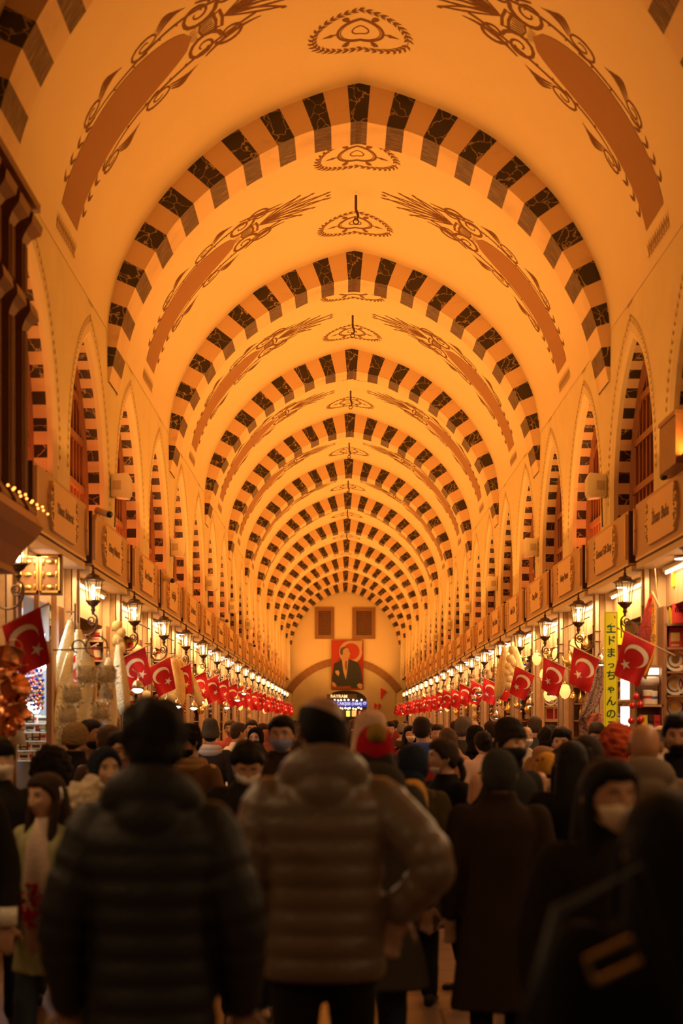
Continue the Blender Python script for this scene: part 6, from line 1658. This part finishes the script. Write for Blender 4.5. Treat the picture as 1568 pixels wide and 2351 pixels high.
def bag_extra(root, s, hcv, RH):
    b = MB(); rs = [ell(0, 0, z, rx, .10, 20, 3.2) for z, rx in ((.0, .20), (.04, .23), (.25, .24), (.44, .22), (.48, .19))]
    bag = empty('shoulder_bag', (px2x(1362, 2.62), 2.62, .62), .1, 'large black shoulder bag with brass buckle, lower right', 'bag')
    b.rings(rs); b.build('bag_body', [mat('bag_black', (.010, .007, .006), .6)], bag, smooth=True)
    b = MB(); c = [(-.045, -.022), (.045, -.022), (.045, .022), (-.045, .022), (-.045, -.022)]
    an = .42; P = [(p[0]*math.cos(an)-p[1]*math.sin(an), -.112, p[0]*math.sin(an)+p[1]*math.cos(an)) for p in c]
    b.tube(P, .005, 6); b.build('buckle', [mat('brass_dull', (.45, .30, .12), .35, metal=.8)], bag, loc=(px2x(1392, 2.51)-bag.location.x, 0, py2z(2204, 2.51)-.62))
    b = MB(); b.tube([(-.15, 0, .47), (-.05, .06, .75), (.12, .12, .82), (.2, .04, .47)], .014, 6); b.build('strap', [mat('bag_black', (.010, .007, .006), .6)], bag, smooth=True)
P_('person in black coat with long dark hair, closest at lower right', 1530, 2.95, 1.56, 'away', ('coat', (.010, .007, .006)), hair=('long', (.010, .006, .004)), wid=1.1, female=1, extra=bag_extra, hands=True)
P_('person at lower left edge with pale cuff, mostly cut off', -112, 6.5, 1.66, 'cam', ('jacket', (.02, .015, .012)), hair=('short', HBK), arms=('down', 'down'), yaw=.2, extra=cuff_extra)
# --- middle distance
MID = [(894, 22, 1.73, 'cam', 'man with dark hair in black jacket facing the camera at centre right', ('jacket', (.04, .03, .025)), ('short', HBK), None, None),
 (968, 13.6, 1.765, 'away', 'man in red jacket with blue hood lowered', ('jacket', (.28, .03, .015)), ('short', (.03, .018, .012)), None, None),
 (1001, 18, 1.69, 'cam', 'woman with tied hair just right of the blue hood', ('coat', (.10, .06, .03)), ('tied', HBR), None, None),
 (1028, 14.5, 1.655, 'away', 'woman with light brown hair and pink hood from behind', ('hoodie', (.55, .33, .24)), ('long', (.10, .05, .025)), None, None),
 (1064, 16, 1.76, 'away', 'grey curly haired man in dark green jacket', ('jacket', (.05, .045, .035)), ('full', (.13, .10, .08)), None, None),
 (1086, 19, 1.75, 'cam', 'bald elderly man beside the grey curly hair', ('coat', (.35, .25, .2)), (None, HBK), None, None),
 (1130, 17, 1.73, 'away', 'dark haired man left of the tall beanie', ('jacket', BLK), ('short', HBR), None, None),
 (1152, 18, 1.69, 'away', 'brown haired person by the right counters', ('coat', (.05, .04, .03)), ('short', (.07, .035, .02)), None, None),
 (1205, 15.5, 1.68, 'cam', 'bald man with white mask by the right stalls', ('jacket', (.45, .38, .3)), (None, HBK), None, ('face', (.66, .6, .55))),
 (1228, 17.5, 1.79, 'away', 'young man in navy vest turned towards the right counter', ('jacket', (.05, .055, .065)), ('short', (.08, .05, .03)), None, None),
 (940, 20, 1.67, 'cam', 'woman with white mask in black jacket', ('jacket', BLK), ('long', HBK), None, ('face', (.66, .58, .5))),
 (923, 25.3, 1.70, 'away', 'person with grey patterned cap', ('coat', (.4, .3, .2)), ('short', HBK), ('beanie', (.25, .22, .18), .4), None),
 (1045, 24, 1.74, 'away', 'man with brown hair before the silver stall', ('jacket', (.06, .04, .03)), ('short', HBR), None, None),
 (985, 26, 1.70, 'cam', 'person in pale coat far along the right side', ('coat', (.35, .28, .2)), ('short', HBR), None, None),
 (1180, 19.3, 1.70, 'away', 'person with dark hair in front of the gold stall', ('coat', (.08, .05, .04)), ('full', HBK), None, None),
 (612, 18, 1.62, 'away', 'woman in red brown headscarf by the left stalls', ('coat', (.10, .05, .035)), (None, HBK), ('scarf', (.30, .10, .06)), None),
 (602, 21, 1.70, 'away', 'person with dark brown hair near the left blue lamps', ('coat', (.06, .045, .04)), ('short', HBR), None, None),
 (625, 24, 1.72, 'away', 'person in black far along the left side', ('jacket', BLK), ('short', HBK), None, None)]
for px, D, H, fc, lab, tp, hr, ht, mk in MID:
    ex = None
    if 'blue hood' in lab and 'just' not in lab: ex = scarf_collar((.02, .07, .38), 'blue_hood', .062, 1.46)
    P_(lab, px, D, H, fc, tp, hair=hr, hat=ht, mask=mk, hi=False, yaw=R.uniform(-.5, .5), extra=ex, hands=D < 16)
# --- far crowd
far = random.Random(77); cols = [(.03, .02, .015), (.10, .06, .04), (.30, .2, .13), (.05, .05, .06), (.2, .03, .02), (.4, .33, .26), (.02, .02, .02)]
CN = ['black', 'brown', 'tan', 'dark grey', 'dark red', 'cream', 'jet black']
FP = []
for i in range(33):
    D = 26.5+i*1.2; wall = 2.3
    x = far.uniform(-1.9, 2.0)
    FP.append((x, D, far.choice(range(7)), far.choice([1.62, 1.68, 1.74, 1.78]), far.choice(['away', 'away', 'cam'])))
for i, (x, D, c, H, fc) in enumerate(FP):
    hk = ['short', 'full', 'long', 'short'][i % 4]; ht = [None, None, None, ('beanie', cols[(c+2) % 7], .6), None][i % 5]
    P_('%s nearest walker of the far crowd, in %s %s, %s' % (ORD[i], CN[c], ['coat', 'jacket'][i % 2], 'back turned' if fc == 'away' else 'facing the camera'), 0, D, H, fc, (['coat', 'jacket'][i % 2], cols[c]), hair=(hk, [HBK, HBR, (.08, .05, .03)][i % 3]), hat=ht, hi=False, x=x, yaw=far.uniform(-.4, .4), hands=False, group='far crowd between the stalls', stride=.1)
print('people done', len(bpy.data.objects), 'meshes', len(bpy.data.meshes))
# ================================================================== LIGHTS
UPC = (1.0, 0.385, 0.06)
for k in range(-1, 11):
    ym = ring_y(k)-2.44
    pw = {-1: 9, 0: 57, 1: 96}.get(k, 104)
    if k == 10: pw = 80
    for s in (-1, 1):
        area('vault_uplight', (s*(WALLX-0.10), ym, 3.97), 0.12, pw, UPC, (PI, s*math.radians(-50), 0), 4.4, math.radians(150))
# warm glow inside the lit window recesses
y = GAP0+0.28-PITCH*2; i = -2
while y < Y1-1:
    for s in (-1, 1):
        if s < 0: pw = 8 if i not in (7, 8, 13) else 0.3
        else: pw = {0: 0.3, 1: 10, 2: 0.5, 3: 5.0, -1: 0.3, -2: 0.2}.get(i, 6 if i % 3 == 0 else 0.6)
        area('recess_light', (s*(WALLX+0.13), y, 3.90), 0.10, pw, (1.0, 0.24, 0.05), (PI, 0, 0), 1.7)
    y += PITCH; i += 1
# end wall wash
area('end_wall_wash', (-1.6, YE-3.0, 4.2), 0.8, 24, (1.0, 0.42, 0.09), (math.radians(115), 0, 0), 0.8)
area('end_wall_wash', (1.6, YE-3.0, 4.2), 0.8, 20, (1.0, 0.45, 0.10), (math.radians(115), 0, 0), 0.8)

# added lamps for unseen stalls beside and behind the camera, lighting the people
for yy, pw in ((-1.5, 9), (1.3, 10), (4.0, 14), (6.8, 22), (9.5, 24)):
    for sd in (-1, 1): area('unseen_stall_light', (sd*(FX-0.05), yy, 3.1), 0.3, pw, SHOPC, (0, sd*math.radians(28), 0), 2.0)
# ================================================================== CAMERA, WORLD, RENDER
cam = bpy.data.cameras.new('camera'); co = bpy.data.objects.new('camera', cam); COL.objects.link(co)
co.location = (CAMX, 0, CAMZ); co.rotation_euler = (PI/2, 0, 0)
cam.sensor_fit = 'VERTICAL'; cam.sensor_height = 36; cam.sensor_width = 24.01; cam.lens = 36*F/2351
cam.shift_y = (1660-1175.5)/2351; cam.shift_x = 0.0; cam.clip_start = 0.3; cam.clip_end = 200
cam.dof.use_dof = True; cam.dof.focus_distance = 24; cam.dof.aperture_fstop = 1.6; cam.dof.aperture_blades = 9
scn.camera = co
w = bpy.data.worlds.new('world'); scn.world = w; w.use_nodes = True
w.node_tree.nodes['Background'].inputs[0].default_value = (0.9, 0.45, 0.2, 1); w.node_tree.nodes['Background'].inputs[1].default_value = 0.02
scn.view_settings.view_transform = 'Standard'; scn.view_settings.look = 'None'; scn.view_settings.gamma = 1; scn.view_settings.use_curve_mapping = False
scn.view_settings.exposure = 0.0
scn.cycles.use_denoising = True; scn.cycles.max_bounces = 7; scn.cycles.diffuse_bounces = 4; scn.cycles.glossy_bounces = 2; scn.cycles.transmission_bounces = 3; scn.cycles.transparent_max_bounces = 8
scn.cycles.sample_clamp_indirect = 4; scn.cycles.use_adaptive_sampling = True; scn.cycles.adaptive_threshold = 0.02
scn.cycles.caustics_reflective = False; scn.cycles.caustics_refractive = False; scn.cycles.use_light_tree = True
